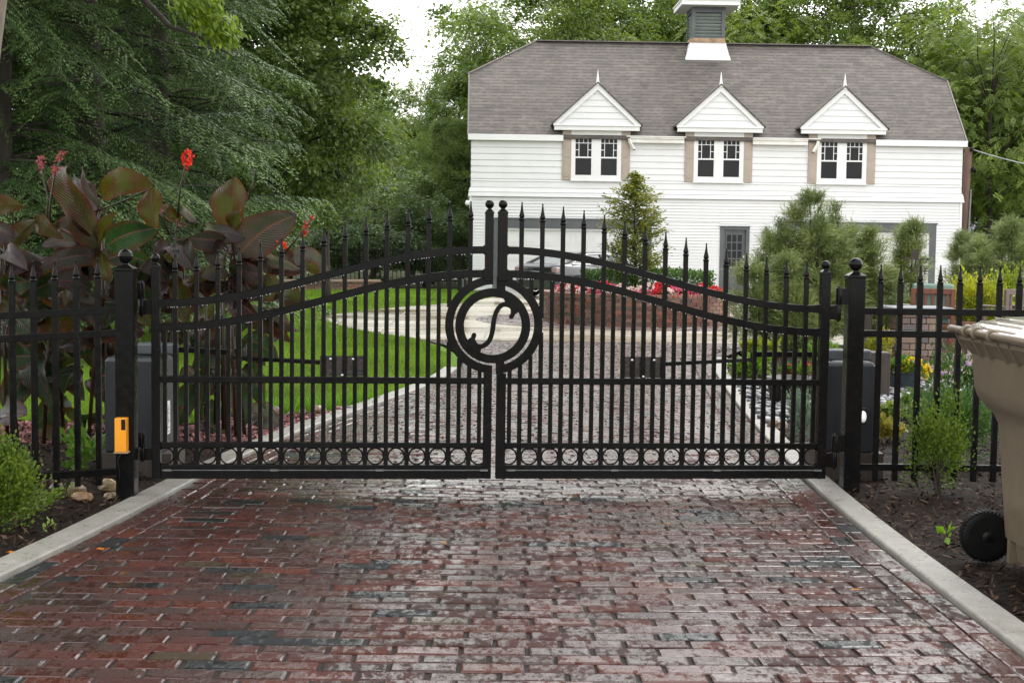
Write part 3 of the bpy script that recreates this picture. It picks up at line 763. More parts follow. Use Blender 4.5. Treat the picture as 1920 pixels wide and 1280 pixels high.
    # hinges
    for (ya, yb) in (((530, 590), (812, 862)) if left else ((540, 600), (815, 876))):
        z1 = gp(270, ya)[1] if left else gp(1570, ya)[1]; z0 = gp(270, yb)[1] if left else gp(1570, yb)[1]; h = z1 - z0
        b = MB(); sx = -1 if left else 1
        b.bx(sx * -.0, sx * .055, -.02, .02, z0 + h * .02, z0 + h * .46); b.bx(sx * .045, sx * .115, -.02, .02, z0 + h * .5, z1)
        b.lathe([(.022, z0), (.022, z0 + h * .48)], (sx * .052, 0, 0), 12); b.lathe([(.022, z0 + h * .5), (.022, z1)], (sx * .062, 0, 0), 12); b.lathe([(.009, z0 - .01), (.009, z1 + .012)], (sx * .057, 0, 0), 8)
        b.build('hinge', ir, g, bevel=.002)
    # rain beads under the arched rails
    b = MB(); rr = random.Random(5 + left)
    for dz in (0, -LOW):
        for _ in range(80):
            s = inn0 + inner * (rr.random() ** (.8)); 
            if rr.random() < .45: s = inn0 + inner * rr.choice((.06, .16, .3, .44, .62, .78)) + rr.uniform(-.07, .07)
            s = min(max(s, inn0 + .01), inn1 - .01)
            b.ball((X(s), rr.choice((-.019, .012, -.02)), arch(u_of(s)) + dz - RT - .002), rr.uniform(.0011, .0024), 6, 4, (1, 1, 1.4))
    o = b.build('water_beads', M_['drop'], g); o['kind'] = 'stuff'
    return g
gate(True); gate(False)

# ------------------------------------------------------------------ gate posts
def post(pxc, pyb, pyt, w_, label, r_):
    p = gnd(pxc, pyb); q = at(pxc, pyt, p.y); h = q.z
    g = thing('gate_post', label, 'gate post', (p.x, p.y + w_ / 2, 0), R(1.5), 'gate posts')
    MB().bx(-w_ / 2, w_ / 2, -w_ / 2, w_ / 2, -.05, h).build('shaft', M_['iron'], g, bevel=.004)
    b = MB(); k = w_ / 2
    b.bx(-k - .004, k + .004, -k - .004, k + .004, h, h + .014)
    b.lathe([((k + .003) * 1.414, h + .014), (.028, h + .034), (.022, h + .044)], n=4, a0=math.pi / 4, smooth=False); b.build('cap', M_['iron'], g, bevel=.002)
    b = MB(); b.ball((0, 0, h + .042 + r_ * .95), r_, 20, 12); b.lathe([(r_ * 1.01, -.003), (r_ * 1.01, .003)], (0, 0, h + .042 + r_ * .95), 20); b.build('ball_finial', M_['iron'], g)
    return g, p, h
PL, pl_, hl_ = post(234, 937, 508, .102, 'black gate post with ball top, orange sensor box on its face', .041)
PR, pr_, hr_ = post(1596, 922, 521, .100, 'black gate post with ball top, round photo eye on its side', .040)
# orange safety sensor
p = at(229, 846, pl_.y - .03); q = at(241, 783, pl_.y - .03)
g = thing('gate_sensor', 'orange box-shaped safety sensor mounted low on the left gate post', 'sensor', (p.x, p.y, p.z))
hh = q.z - p.z
MB().bx(-.034, .030, -.028, .026, 0, hh).build('case', M_['orange'], g, bevel=.003)
MB().bx(.004, .027, -.031, -.0285, hh * .66, hh * .97).build('lens', M_['blackplastic'], g, bevel=.001)
MB().bx(-.040, .036, -.030, .030, -.008, -.0005).build('base_plate', M_['rust'], g, bevel=.002)
b = MB(); b.tube([(.0, .0, -.008), (-.028, .012, -.05), (-.018, .016, -.12), (-.026, .016, -.2)], .0035, 6); b.build('cable', M_['blackplastic'], g)
# round reflector on the right post
p = at(1617, 781, pr_.y + .02)
g = thing('photo_eye', 'black square bracket with round white photo eye on the right gate post', 'photo eye', (p.x, p.y, p.z))
MB().bx(-.032, .026, .004, .012, -.05, .05).build('bracket', M_['blackplastic'], g, bevel=.002)
b = MB(); b.lathe([(.036, 0), (.036, .012), (.028, .018), (.0, .019)], (0.002, .002, 0), 24, Matrix.Rotation(R(90), 3, 'X') @ Matrix.Diagonal((.58, 1, 1)).to_3x3()); b.build('reflector', M_['label'], g)

# ------------------------------------------------------------------ side fences
def fence(name, label, ps, org, along, slope, zt, zrails, zb, nxt):
    g = thing(name, label, 'fence', org, math.atan2(along[1], along[0]))
    L = nxt
    for z in zrails:
        b = MB(); b.bar((0, 0, z), (L, 0, z + slope * L), .036, .040); b.build('rail', M_['iron'], g, bevel=.002)
    for x in ps:
        dz = slope * x
        pk = MB().box((x, 0, (zb + zt) / 2 + dz), (.031, .031, zt - zb)).build('picket', M_['iron'], g, bevel=.002)
        b = MB(); spear(b, x, 0, zt + dz, 1.05); b.build('spear_finial', M_['iron'], pk)
    return g
# right: level panel, pickets read off at y=600
Yr = pr_.y + .05
def fz(px, py, Y): return at(px, py, Y).z
xr0 = at(1613, 600, Yr).x
psr = [at(1650.5 + 37.2 * k, 560, Yr).x - xr0 for k in range(26)]
fence('fence_panel', 'black picket fence panel right of the gate, behind the beige cart', psr, (xr0, Yr, 0), (1, 0.0), 0.0, fz(1687, 532, Yr), (fz(1687, 584, Yr), fz(1687, 626, Yr), fz(1660, 875, Yr)), fz(1687, 901, Yr), psr[-1] + .1)
Yl = pl_.y + .05
xl0 = at(217, 600, Yl).x
psl = [xl0 - at(184 - 39.6 * k, 560, Yl).x for k in range(24)]
fence('fence_panel', 'black picket fence panel left of the gate, stepping down in front of the cannas', psl, (xl0, Yl, 0), (-1, -.05), -.062, fz(205, 520, Yl), (fz(217, 581, Yl), fz(217, 624, Yl), fz(190, 883, Yl)), fz(205, 907, Yl), psl[-1] + .1)

# ------------------------------------------------------------------ swing-gate operators
def operator(px0, px1, pyb, pyt, Y, depth, label, arm, bracket, side):
    a = at(px0, pyb, Y); b_ = at(px1, pyt, Y); w_ = b_.x - a.x; h = b_.z - a.z
    g = thing('gate_operator', label, 'gate opener', (a.x, a.y, 0), 0, 'gate operators')
    z0 = a.z; secs = []
    for z, ins in ((z0, 0), (b_.z - .035, 0), (b_.z - .012, .014), (b_.z, .05)):
        secs.append([(ins, ins * .6, z), (w_ - ins, ins * .6, z), (w_ - ins, depth - ins, z), (ins, depth - ins, z)])
    b = MB(); b.sections(secs); b.build('housing', M_['opener'], g, bevel=.012, bseg=3)
    b = MB(); b.bx(-.05, w_ + .06, -.02, depth + .05, -.02, z0); b.build('base_plank', M_['timber'], g)
    c0 = at(arm[0], arm[3], Y + .1); c1 = at(arm[1], arm[2], Y + .1)
    b = MB(); b.bx(c0.x - a.x, c1.x - a.x, .06, .06 + .12, c0.z, c1.z); b.build('arm_cover', M_['opener_light'], g, bevel=.014, bseg=3)
    b = MB(); b.lathe([(.03, b_.z - .002), (.03, c0.z + .004)], ((c0.x + c1.x) / 2 - a.x, .12, 0), 12); b.build('drive_shaft', M_['steel'], g)
    e = bracket[0]; k = bracket[1]
    s0 = Vector(((c0.x + c1.x) / 2 - a.x, .12, (c0.z + c1.z) / 2))
    e_ = at(*e) - Vector((a.x, a.y, 0)); k_ = at(*k) - Vector((a.x, a.y, 0))
    b = MB(); b.bar(s0, e_, .03, .036); b.build('arm', M_['iron'], g, bevel=.003)
    b = MB(); b.bar(e_ + Vector((0, 0, -.035)), k_, .03, .026); b.lathe([(.02, -.055), (.02, .02)], tuple(e_), 10); b.build('arm', M_['iron'], g, bevel=.003)
    if side:
        st = MB().bx(w_ + .0005, w_ + .002, .08, .2, z0 + .10, z0 + .31).build('rating_label', M_['label'], g)
        bb = MB()
        rr = random.Random(2)
        for i in range(15): z = z0 + .115 + i * .0125; bb.bx(w_ + .0021, w_ + .003, .10, .10 + rr.uniform(.03, .085), z, z + rr.choice((.003, .005)))
        bb.build('barcode', M_['blackplastic'], st)
    return g
operator(197, 303, 848, 668, 8.55, .30, 'dark grey gate opener box with paper label behind the left gate post', (258, 330, 643, 664), ((430, 660, 8.9), (604, 679, 8.15)), True)
operator(1546, 1643, 848, 677, 8.75, .42, 'dark grey gate opener box behind the right gate post', (1552, 1632, 655, 675), ((1412, 664, 9.35), (1240, 682, 8.28)), False)
# ================================================================== CARRIAGE HOUSE
HY = 43.5; HYAW = R(1.6)
H0 = at(882, 420, HY); H0 = Vector((H0.x, H0.y, 0))
HU = Vector((math.cos(HYAW), math.sin(HYAW), 0)); HV = Vector((-math.sin(HYAW), math.cos(HYAW), 0))
def hp(px, py, v=0.0):
    """pixel -> (u, z) on the plane v behind the front wall"""
    d = ray(px, py); o = H0 + HV * v; t = (o - EYE).dot(HV) / d.dot(HV); p = EYE + d * t
    return (p - H0).dot(HU), p.z
W_ = hp(1801, 400)[0]; EAVE = 4.93; DEP = 6.34; RID = DEP / 2; SL = 1.035; ZR = EAVE + SL * RID; FL = 2.97
house = thing('carriage_house', 'white clapboard carriage house with grey shingle roof, three dormers and a cupola', 'house', H0, HYAW)
GRV = .005
def siding(b, u0, u1, z0, z1, ex, y=0.0, lip=.021):
    """real lapped boards with an open shadow gap under each butt; front faces -v"""
    z = z0; g_ = GRV if ex > .15 else GRV * .7
    while z < z1 - .02:
        zt = min(z + ex, z1)
        P_ = [(y - lip, z), (y - .004, zt - g_), (y + .03, zt - g_), (y + .03, zt)]
        vs = []
        for (yy, zz_) in P_: vs += [(u0, yy, zz_), (u1, yy, zz_)]
        vs += [(u0, y + .03, z), (u1, y + .03, z)]
        b.add(vs, [(0, 1, 3, 2), (2, 3, 5, 4), (4, 5, 7, 6), (8, 9, 1, 0)])
        z = zt
def siding_side(b, u, v0, v1, z0, z1, ex, sg, lip=.024):
    z = z0; g_ = GRV
    while z < z1 - .02:
        zt = min(z + ex, z1)
        vs = []
        for (d, zz_) in ((lip, z), (.004, zt - g_), (-.03, zt - g_), (-.03, zt), (-.03, z)): vs += [(u + sg * d, v0, zz_), (u + sg * d, v1, zz_)]
        fs = [(0, 1, 3, 2), (2, 3, 5, 4), (4, 5, 7, 6), (8, 9, 1, 0)]
        b.add(vs, [tuple(reversed(f)) for f in fs] if sg > 0 else fs)
        z = zt
DU = [hp(x, y)[0] for x, y in ((1119, 210), (1349, 212), (1580, 217))]
WW = 1.56 / 2; SH = .28; WZ0, WZ1 = 3.52, 5.02
GD1 = (hp(929, 420)[0], hp(1222, 420)[0]); GD2 = (hp(1462, 425)[0], hp(1755, 425)[0]); GZ = hp(1100, 412)[1]
DR = (hp(1349, 480)[0], hp(1404, 480)[0]); DZ = hp(1375, 425.5)[1]
# core behind the boards
b = MB()
b.bx(.04, W_ - .04, .28, DEP - .04, -.06, EAVE - .06)
segs = [(.04, GD1[0])] + [(GD1[1], DR[0]), (DR[1], GD2[0]), (GD2[1], W_ - .04)]
for a, e in segs: b.bx(a, e, .034, .279, -.06, GZ)
b.bx(.04, W_ - .04, .034, .279, GZ, EAVE - .06)
b.build('wall_core', M_['white'], house)
b = MB()
for a, e in ((0, GD1[0]), (GD1[1], DR[0]), (DR[1], GD2[0]), (GD2[1], W_)): siding(b, a, e, -.05, GZ, .0955)
zlow = GZ
siding(b, 0, W_, GZ, FL, .0955)
siding(b, DR[0], DR[1], DZ + .0, GZ, .0955) if DZ < GZ else None
siding_side(b, 0, 0, DEP, -.05, FL, .0955, -1); siding_side(b, W_, 0, DEP, -.05, FL, .0955, 1)
b.build('lower_siding', M_['white'], house)
b = MB()
# flared skirt course
for z0, z1, o0, o1 in ((FL, FL + .13, .085, .06), (FL + .137, FL + .27, .07, .03)):
    b.add([(-o0, -o0, z0), (W_ + o0, -o0, z0), (W_ + o1, -o1, z1), (-o1, -o1, z1), (0, 0, z0), (W_, 0, z0)], [(0, 1, 2, 3), (4, 5, 1, 0)])
    b.add([(-o0, -o0, z0), (-o0, DEP + o0, z0), (-o1, DEP + o1, z1), (-o1, -o1, z1), (0, 0, z0), (0, DEP, z0)], [(3, 2, 1, 0), (0, 1, 5, 4)])
    b.add([(W_ + o0, -o0, z0), (W_ + o0, DEP + o0, z0), (W_ + o1, DEP + o1, z1), (W_ + o1, -o1, z1), (W_, 0, z0), (W_, DEP, z0)], [(0, 1, 2, 3), (4, 5, 1, 0)])
zu = FL + .28
siding(b, 0, W_, zu, WZ0, .195)
edges = [0] + sum([[u - WW - SH, u + WW + SH] for u in DU], []) + [W_]
for i in range(0, len(edges), 2): siding(b, edges[i], edges[i + 1], WZ0, EAVE - .06, .195)
siding_side(b, 0, 0, DEP, zu, EAVE + .05, .195, -1); siding_side(b, W_, 0, DEP, zu, EAVE + .05, .195, 1)
# gable ends above the eaves (clipped)
CV = 1.97; CZ = EAVE + SL * CV
for u in (.0, W_):
    b.add([(u, 0, EAVE - .1), (u, DEP, EAVE - .1), (u, DEP - CV, CZ - .05), (u, CV, CZ - .05)], [(0, 1, 2, 3) if u else (3, 2, 1, 0)])
b.build('upper_siding', M_['white'], house)
b = MB(); 
for u in (0, W_): b.bx(u - .035, u + .035, -.032, .03, -.05, FL - .002)
b.build('corner_board', M_['trim'], house)
# roof: jerkinhead, real thickness
OV = .10; th = .035; HU_ = 2.12
def roof_pts(dz):
    e = EAVE + dz
    return [(-OV, -.12, e - .12 * SL), (W_ + OV, -.12, e - .12 * SL), (W_ + OV, CV, CZ + dz), (W_ - HU_, RID, ZR + dz), (HU_, RID, ZR + dz), (-OV, CV, CZ + dz),
            (-OV, DEP + .12, e - .12 * SL), (W_ + OV, DEP + .12, e - .12 * SL), (W_ + OV, DEP - CV, CZ + dz), (-OV, DEP - CV, CZ + dz)]
b = MB(); t_ = roof_pts(th); u_ = roof_pts(-.03)
b.add(t_ + u_, [(0, 1, 2, 3, 4, 5), (7, 6, 9, 4, 3, 8), (2, 8, 3), (9, 5, 4), (15, 14, 13, 12, 11, 10), (18, 13, 14, 19, 16, 17), (13, 18, 12), (14, 15, 19),
                (0, 10, 11, 1), (1, 11, 12, 2), (2, 12, 18, 8), (8, 18, 17, 7), (7, 17, 16, 6), (6, 16, 19, 9), (9, 19, 15, 5), (5, 15, 10, 0)])
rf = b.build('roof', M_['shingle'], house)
b = MB()
pts = [(-OV, -.12, EAVE - .12 * SL + th), (-OV, CV, CZ + th), (HU_, RID, ZR + th), (W_ - HU_, RID, ZR + th), (W_ + OV, CV, CZ + th), (W_ + OV, -.12, EAVE - .12 * SL + th)]
for i in range(5): 
    if i != 2: b.bar(pts[i], pts[i + 1], .10 if i in (1, 3) else .04, .035)
b.bar(pts[2], pts[3], .26, .03)
b.build('ridge_cap', surf('ridge_shingle', (.16, .135, .125), (.12, .10, .095), 8, (.5, .6)), rf)
# fascia and gutters
for a, e in ((-.1, edges[1] + .02), (edges[6] - .02, W_ + .1)):
    MB().bx(a, e, -.155, -.125, EAVE - .23, EAVE - .045).build('fascia', M_['trim'], house, bevel=.006)
    MB().bx(a, e, -.124, .02, EAVE - .225, EAVE - .2).build('soffit', M_['trim'], house)
for i, (a, e) in enumerate(((edges[2] - .02, edges[3] + .0), (edges[4] - .02, edges[5] + .0))):
    b = MB(); a0 = a - .12 if i == 0 else a; e0 = e + (.35 if i == 1 else .0)
    for (z0, z1, d) in ((EAVE - .25, EAVE - .13, .10), (EAVE - .13, EAVE - .05, .13)): b.bx(a, e - .05, -.10 - d + .02, -.03, z0, z1 - .002)
    b.bx(a0, e0, -.232, -.20, EAVE - .075, EAVE - .04)
    b.build('gutter', M_['gutter'], house, bevel=.008)
    x = a + .02 if i == 0 else e + .22
    b = MB(); sg = 1 if i == 0 else -1
    b.tube([(x - sg * .05, -.2, EAVE - .12), (x - sg * .02, -.2, EAVE - .26), (x + sg * .10, -.2, EAVE - .46)], .05, 4, smooth=False); b.build('downspout_elbow', M_['gutter'], house)
    b = MB(); b.box((x + sg * .105, -.2, EAVE - .475), (.075, .075, .02)); b.build('downspout_mouth', M_['blackplastic'], house)

# dormers
def dormer(u, first):
    d = bpy.data.objects.new('dormer', None); COL.objects.link(d); d.parent = house; d.location = (u, 0, 0)
    z0, z1, hw, ap = 5.04, 5.22, 1.33, 6.43
    b = MB(); b.bx(-hw, hw, -.20, -.10, z0, z1 - .05); b.bx(-hw - .03, hw + .03, -.235, -.10, z1 - .05, z1); b.bx(-hw + .05, hw - .05, -.10, .35, z0 + .02, z1 - .02); b.build('cornice', M_['trim'], d, bevel=.006)
    b = MB(); siding(b, -hw + .1, hw - .1, z1, z1 + .01, .2, -.1)
    zc = z1; k = 0
    sl = (ap - z1) / hw
    while zc < ap - .12:
        zt = min(zc + .19, ap - .04); wa = (ap - zc) / sl - .04; wb = (ap - zt) / sl - .04
        b.add([(-wa, -.145, zc), (wa, -.145, zc), (wb, -.125, zt), (-wb, -.125, zt), (wa, -.12, zc), (-wa, -.12, zc)], [(0, 1, 2, 3), (5, 4, 1, 0)]); zc = zt
    b.build('pediment', M_['white'], d)
    b = MB()
    for s in (-1, 1):
        n = Vector((s * sl, 0, 1)).normalized() * -.16
        p0 = Vector((s * (hw + .05), 0, z1 + .0)); p1 = Vector((0, 0, ap + .06))
        q = [p0, p1, p1 + Vector((0, 0, -.2)), p0 + Vector((-s * .2, 0, 0.0))]
        y0, y1 = -.2 - .002 * s, -.13
        vs = [(p.x, y0, p.z) for p in q] + [(p.x, y1, p.z) for p in q]
        fs = [(0, 1, 2, 3), (7, 6, 5, 4)] + [((i + 1) % 4, i, 4 + i, 4 + (i + 1) % 4) for i in range(4)]
        if s > 0: fs = [tuple(reversed(f)) for f in fs]
        b.add(vs, fs)
    b.build('raking_trim', M_['trim'], d)
    b = MB(); bk = (ap - EAVE) / SL + .3
    for s in (-1, 1):
        t0, t1 = .06, .10
        vs = [(s * (hw + .09), -.25, z1 + .02), (0, -.25, ap + .11), (0, bk, ap + .11), (s * (hw + .09), .5, z1 + .02)]
        vs += [(x, y, z - .05) for x, y, z in vs]
        fs = [(0, 1, 2, 3), (7, 6, 5, 4), (1, 0, 4, 5), (2, 1, 5, 6), (3, 2, 6, 7), (0, 3, 7, 4)]
        if s < 0: fs = [tuple(reversed(f)) for f in fs]
        b.add(vs, [tuple(reversed(f)) for f in fs])
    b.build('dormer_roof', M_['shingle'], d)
    b = MB(); b.lathe([(.085, ap + .0), (.06, ap + .12), (.035, ap + .28), (.008, ap + .47)], (0, -.17, 0), 4, a0=math.pi / 4, smooth=False); b.build('finial', M_['trim'], d)
    # shutters (deep side panels) with a raised field each
    for s in (-1, 1):
        cx = s * (WW + SH / 2); 
        sh = MB(); sh.bx(cx - SH / 2, cx + SH / 2, -.06, .05, WZ0 - .01, 5.04)
        for za, zb in ((WZ0 + .08, WZ0 + .62), (WZ0 + .7, 4.62)): sh.bx(cx - SH / 2 + .05, cx + SH / 2 - .05, -.068, -.058, za, zb)
        sh.build('shutter', M_['shutter'], d, bevel=.005)
    return d
def window(u0, u1, z0, z1, y):
    """double-hung: three-by-grid upper sash over one plain light"""
    w = u1 - u0; zm = z0 + (z1 - z0) * .49
    f = MB(); t = .05
    f.bx(u0, u0 + t, y - .05, y + .04, z0, z1); f.bx(u1 - t, u1, y - .05, y + .04, z0, z1); f.bx(u0 + t, u1 - t, y - .05, y + .04, z1 - t, z1); f.bx(u0 + t, u1 - t, y - .055, y + .04, z0, z0 + .06)
    f.bx(u0 + t, u1 - t, y - .045, y + .02, zm - .02, zm + .025)
    wn = f.build('window', M_['trim'], house)
    g = MB(); g.bx(u0 + t, u1 - t, y - .02, y - .012, z0 + .06, zm - .02); g.bx(u0 + t, u1 - t, y - .02, y - .012, zm + .025, z1 - t); g.build('pane', M_['glass'], wn)
    m = MB(); a, e = u0 + t, u1 - t; ww = e - a; hz = z1 - t - zm - .025; b_ = .02
    for fx in (.22, .78): m.bx(a + ww * fx - b_ / 2, a + ww * fx + b_ / 2, y - .034, y - .022, zm + .025, z1 - t)
    zt = z1 - t - hz * .24; m.bx(a, e, y - .037, y - .0215, zt - b_ / 2, zt + b_ / 2)
    m.bx(a + ww * .5 - b_ / 2, a + ww * .5 + b_ / 2, y - .034, y - .022, zt + b_ / 2, z1 - t)
    zq = zm + .025 + hz * .38
    m.bx(a, a + ww * .22 - b_ / 2, y - .034, y - .022, zq - b_ / 2, zq + b_ / 2); m.bx(a + ww * .78 + b_ / 2, e, y - .034, y - .022, zq - b_ / 2, zq + b_ / 2)
    m.build('glazing_bars', M_['trim'], wn)
for i, u in enumerate(DU):
    dormer(u, i == 0)
    b = MB(); zt_ = 4.84; y = -.03
    b.bx(u - WW, u + WW, -.055, .02, zt_, 5.045); b.bx(u - WW, u + WW, -.055, .02, WZ0 - .01, WZ0 + .085)
    for a, e in ((u - WW, u - WW + .08), (u - .1, u + .1), (u + WW - .08, u + WW)): b.bx(a, e, -.0548, .02, WZ0 + .085, zt_)
    b.bx(u - WW - .03, u + WW + .03, -.085, .02, WZ0 - .045, WZ0 - .012)
    b.build('window_casing', M_['trim'], house)
    window(u - WW + .08, u - .1, WZ0 + .085, zt_, -.0); window(u + .1, u + WW - .08, WZ0 + .085, zt_, -.0)

# cupola
CU = DU[1] + .03
cp = bpy.data.objects.new('cupola', None); COL.objects.link(cp); cp.parent = house; cp.location = (CU, RID, 0)
def sq(h, z, k=1.0): return [(-h, -h * k, z), (h, -h * k, z), (h, h * k, z), (-h, h * k, z)]
b = MB(); b.sections([sq(.80, 7.35, .8), sq(.745, 7.68, .80), sq(.70, 7.80, .82), sq(.64, 8.02, .86), sq(.585, 8.2, .94)]); b.build('cupola_base', M_['trim'], cp)
b = MB(); b.sections([sq(.565, 8.19), sq(.57, 8.34)]); b.build('flashing', M_['rust'], cp)
b = MB(); bw = .555; z0, z1 = 8.33, 9.36
b.bx(-bw + .1, bw - .1, -bw + .1, bw - .1, z0, z1)
for sx in (-1, 1):
    for sy in (-1, 1): b.bx(sx * bw, sx * (bw - .12), sy * bw, sy * (bw - .12), z0, z1)
for (za, zb) in ((z0, z0 + .05), (z1 - .18, z1 - .002)):
    for s in (-1, 1): b.bx(-bw + .12, bw - .12, s * (bw - .01), s * (bw - .1), za, zb); b.bx(s * (bw - .01), s * (bw - .1), -bw + .12, bw - .12, za, zb)
b.build('louver_frame', M_['dgrey'], cp)
b = MB()
for k in range(7):
    z = z0 + .06 + k * .113
    for s in (-1, 1):
        b.bar((-bw + .12, s * (bw - .05), z + .03), (bw - .12, s * (bw - .05), z + .03), .085, .012, (0, -s * .7, .7)); b.bar((s * (bw - .05), -bw + .12, z + .03), (s * (bw - .05), bw - .12, z + .03), .085, .012, (-s * .7, 0, .7))
b.build('louver', M_['louver'], cp)
b = MB(); e = .95
b.sections([sq(e, 9.36), sq(e, 9.51)]); b.sections([sq(e + .03, 9.51), sq(e + .03, 9.55)]); b.build('eave_board', M_['trim'], cp)
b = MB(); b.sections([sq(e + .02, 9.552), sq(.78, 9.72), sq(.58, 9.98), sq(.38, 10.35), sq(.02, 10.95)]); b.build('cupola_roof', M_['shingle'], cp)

# garage doors
def garage(a, e, visible_left):
    f = MB(); t = .2; y0 = -.05
    f.bx(a, e, y0, .12, GZ - .28, GZ); f.bx(a, a + t, y0, .12, -.04, GZ - .28); f.bx(e - t, e, y0, .12, -.04, GZ - .28)
    f.bx(a - .04, e + .04, y0 - .02, .0, GZ, GZ + .035)
    gd = f.build('garage_door', M_['dgrey'], house)
    s = MB(); i0, i1 = a + t, e - t; zt = GZ - .28
    s.bx(i0, i0 + .07, .0, .12, -.04, zt); s.bx(i1 - .07, i1, .0, .12, -.04, zt); s.bx(i0 + .07, i1 - .07, .0, .12, zt - .07, zt); s.build('stop_trim', M_['trim'], gd)
    p = MB(); n = 4; hh = (zt - .07 + .02) / n
    for k in range(n):
        z0_ = -.02 + k * hh; p.bx(i0 + .07, i1 - .07, .06, .10, z0_ + .004, z0_ + hh - .004)
        m = 8; wd = (i1 - i0 - .14) / m
        for j in range(m):
            x = i0 + .07 + wd * j
            # raised panel field with a thin moulded edge
            for (x0, x1, za, zb) in ((x + .06, x + wd - .06, z0_ + .09, z0_ + .1), (x + .06, x + wd - .06, z0_ + hh - .1, z0_ + hh - .09), (x + .06, x + .07, z0_ + .1, z0_ + hh - .1), (x + wd - .07, x + wd - .06, z0_ + .1, z0_ + hh - .1)):
                p.bx(x0, x1, .050, .0599, za, zb)
            p.bx(x + .11, x + wd - .11, .054, .0599, z0_ + .13, z0_ + hh - .13)
    p.build('door_panels', M_['garage'], gd)
    # dark garage interior closed behind
garage(*GD1, True); garage(*GD2, False)
# entry door
a, e = DR; f = MB(); y0 = -.045
f.bx(a, a + .11, y0, .1, .0, DZ); f.bx(e - .11, e, y0, .1, .0, DZ); f.bx(a + .11, e - .11, y0, .1, DZ - .09, DZ); f.bx(a - .02, e + .02, y0 - .03, .1, DZ, DZ + .03); f.bx(a, e, -.12, .1, -.05, .0)
dr = f.build('entry_door', M_['dgrey'], house)
b = MB(); i0, i1 = a + .11, e - .11; b.bx(i0, i1, .04, .08, .0, DZ - .09)
zg = DZ - .23; hg = 1.02; wg0, wg1 = i0 + .1, i1 - .1
b.bx(wg0 - .02, wg1 + .02, .03, .0398, .2, .86)
for k in range(4): x = wg0 + (wg1 - wg0) * k / 3; b.bx(x - .016, x + .016, .018, .0397, zg - hg, zg)
for k in range(5): z = zg - hg * k / 4; b.bx(wg0 - .02, wg1 + .02, .0175, .0396, z - .016, z + .016)
b.build('door_leaf', M_['dgrey'], dr)
MB().bx(wg0, wg1, .0300, .0395, zg - hg, zg).build('pane', M_['glass'], dr)
b = MB(); b.ball((i1 - .05, .0, 1.0), .035, 8, 6); b.build('handle', M_['steel'], dr); MB().bx(i1 - .07, i1 - .03, .02, .04, 1.15, 1.22).build('lock', M_['steel'], dr)
# wall lantern
p = hp(1434, 442); b = MB()
b.lathe([(.02, .24), (.05, .21), (.14, .10), (.15, .08)], (p[0], -.16, p[1]), 6); b.lathe([(.02, .3), (.035, .27), (.02, .24)], (p[0], -.16, p[1]), 8); b.bx(p[0] - .02, p[0] + .02, -.16, .0, p[1] + .12, p[1] + .16)
ln = b.build('wall_lantern', M_['dgrey'], house); b = MB(); b.lathe([(.12, .08), (.09, -.14), (.03, -.18)], (p[0], -.16, p[1]), 6); b.build('lantern_glass', M_['lanternglass'], ln)
# flood lamp under the left skirt
p = hp(876, 381); b = MB(); b.ball((p[0], -.12, p[1]), .08, 10, 7, (.8, 1, 1)); b.bx(p[0] - .03, p[0] + .1, -.1, .02, p[1] + .02, p[1] + .09); b.build('flood_lamp', M_['trim'], house)

# small grey meter box left of the house
p = gnd(866, 547)
g = thing('meter_box', 'small pale grey box on the lawn at the left corner of the white house', 'meter box', (p.x, 42.6, 0))
MB().bx(-.07, .07, -.05, .05, .05, .40).build('case', M_['opener_light'], g, bevel=.01); MB().bx(.12, .22, -.05, .05, -.05, .38).build('post', M_['timber'], g, bevel=.01)

# ================================================================== PARKED CAR
cpos = at(1003, 556, 39.6); CA = R(47)
car = thing('parked_car', 'dark grey saloon car parked in front of the left garage door', 'car', (cpos.x + 1.48, 40.6, .0), CA)
def csec(x, prof): return [(x, y, z) for y, z in prof]
def body_prof(hw, zb, zs, zt):
    pr = [(-hw * .86, zb), (-hw, zb + .16), (-hw, zs), (-hw * .93, zt - .02), (-hw * .6, zt), (hw * .6, zt), (hw * .93, zt - .02), (hw, zs), (hw, zb + .16), (hw * .86, zb)]
    return pr
b = MB(); st = [(-2.2, .62, .34, .62, .84), (-2.14, .78, .26, .70, .93), (-1.9, .86, .22, .76, .96), (-1.3, .9, .2, .78, .95), (-.4, .91, .2, .76, .92), (.7, .91, .2, .74, .90), (1.3, .89, .2, .70, .85), (1.9, .84, .22, .62, .76), (2.18, .72, .28, .55, .64), (2.24, .55, .36, .5, .56)]
b.sections([csec(x, body_prof(hw, zb, zs, zt)) for x, hw, zb, zs, zt in st], smooth=True); b.build('body', M_['carpaint'], car)
b = MB(); gl = [(-1.75, .62, .96), (-1.05, .66, 1.20), (-.75, .66, 1.26), (.15, .66, 1.27), (.55, .66, 1.20), (1.25, .70, .87)]
def cab(x, hw, z): return [(x, -.80 if z > 1 else -.74, .90), (x, -hw, z - .03), (x, -hw * .8, z), (x, hw * .8, z), (x, hw, z - .03), (x, .80 if z > 1 else .74, .90)]
b.sections([cab(*q) for q in gl], smooth=False); b.build('window', M_['carglass'], car)
b = MB(); rs = [(-1.02, .64, 1.215), (-.75, .66, 1.268), (-.3, .66, 1.285), (.15, .66, 1.278), (.5, .64, 1.215)]
b.sections([[(x, -hw, z - .045), (x, -hw * .75, z + .012), (x, hw * .75, z + .012), (x, hw, z - .045)] for x, hw, z in rs], smooth=False)
for s in (-1, 1):
    b.bar((-1.72, s * .73, .95), (-1.0, s * .67, 1.21), .07, .05); b.bar((.5, s * .67, 1.2), (1.22, s * .74, .88), .05, .05); b.bar((-.15, s * .80, .92), (-.18, s * .672, 1.24), .07, .03)
b.build('roof', M_['carpaint'], car)
b = MB()
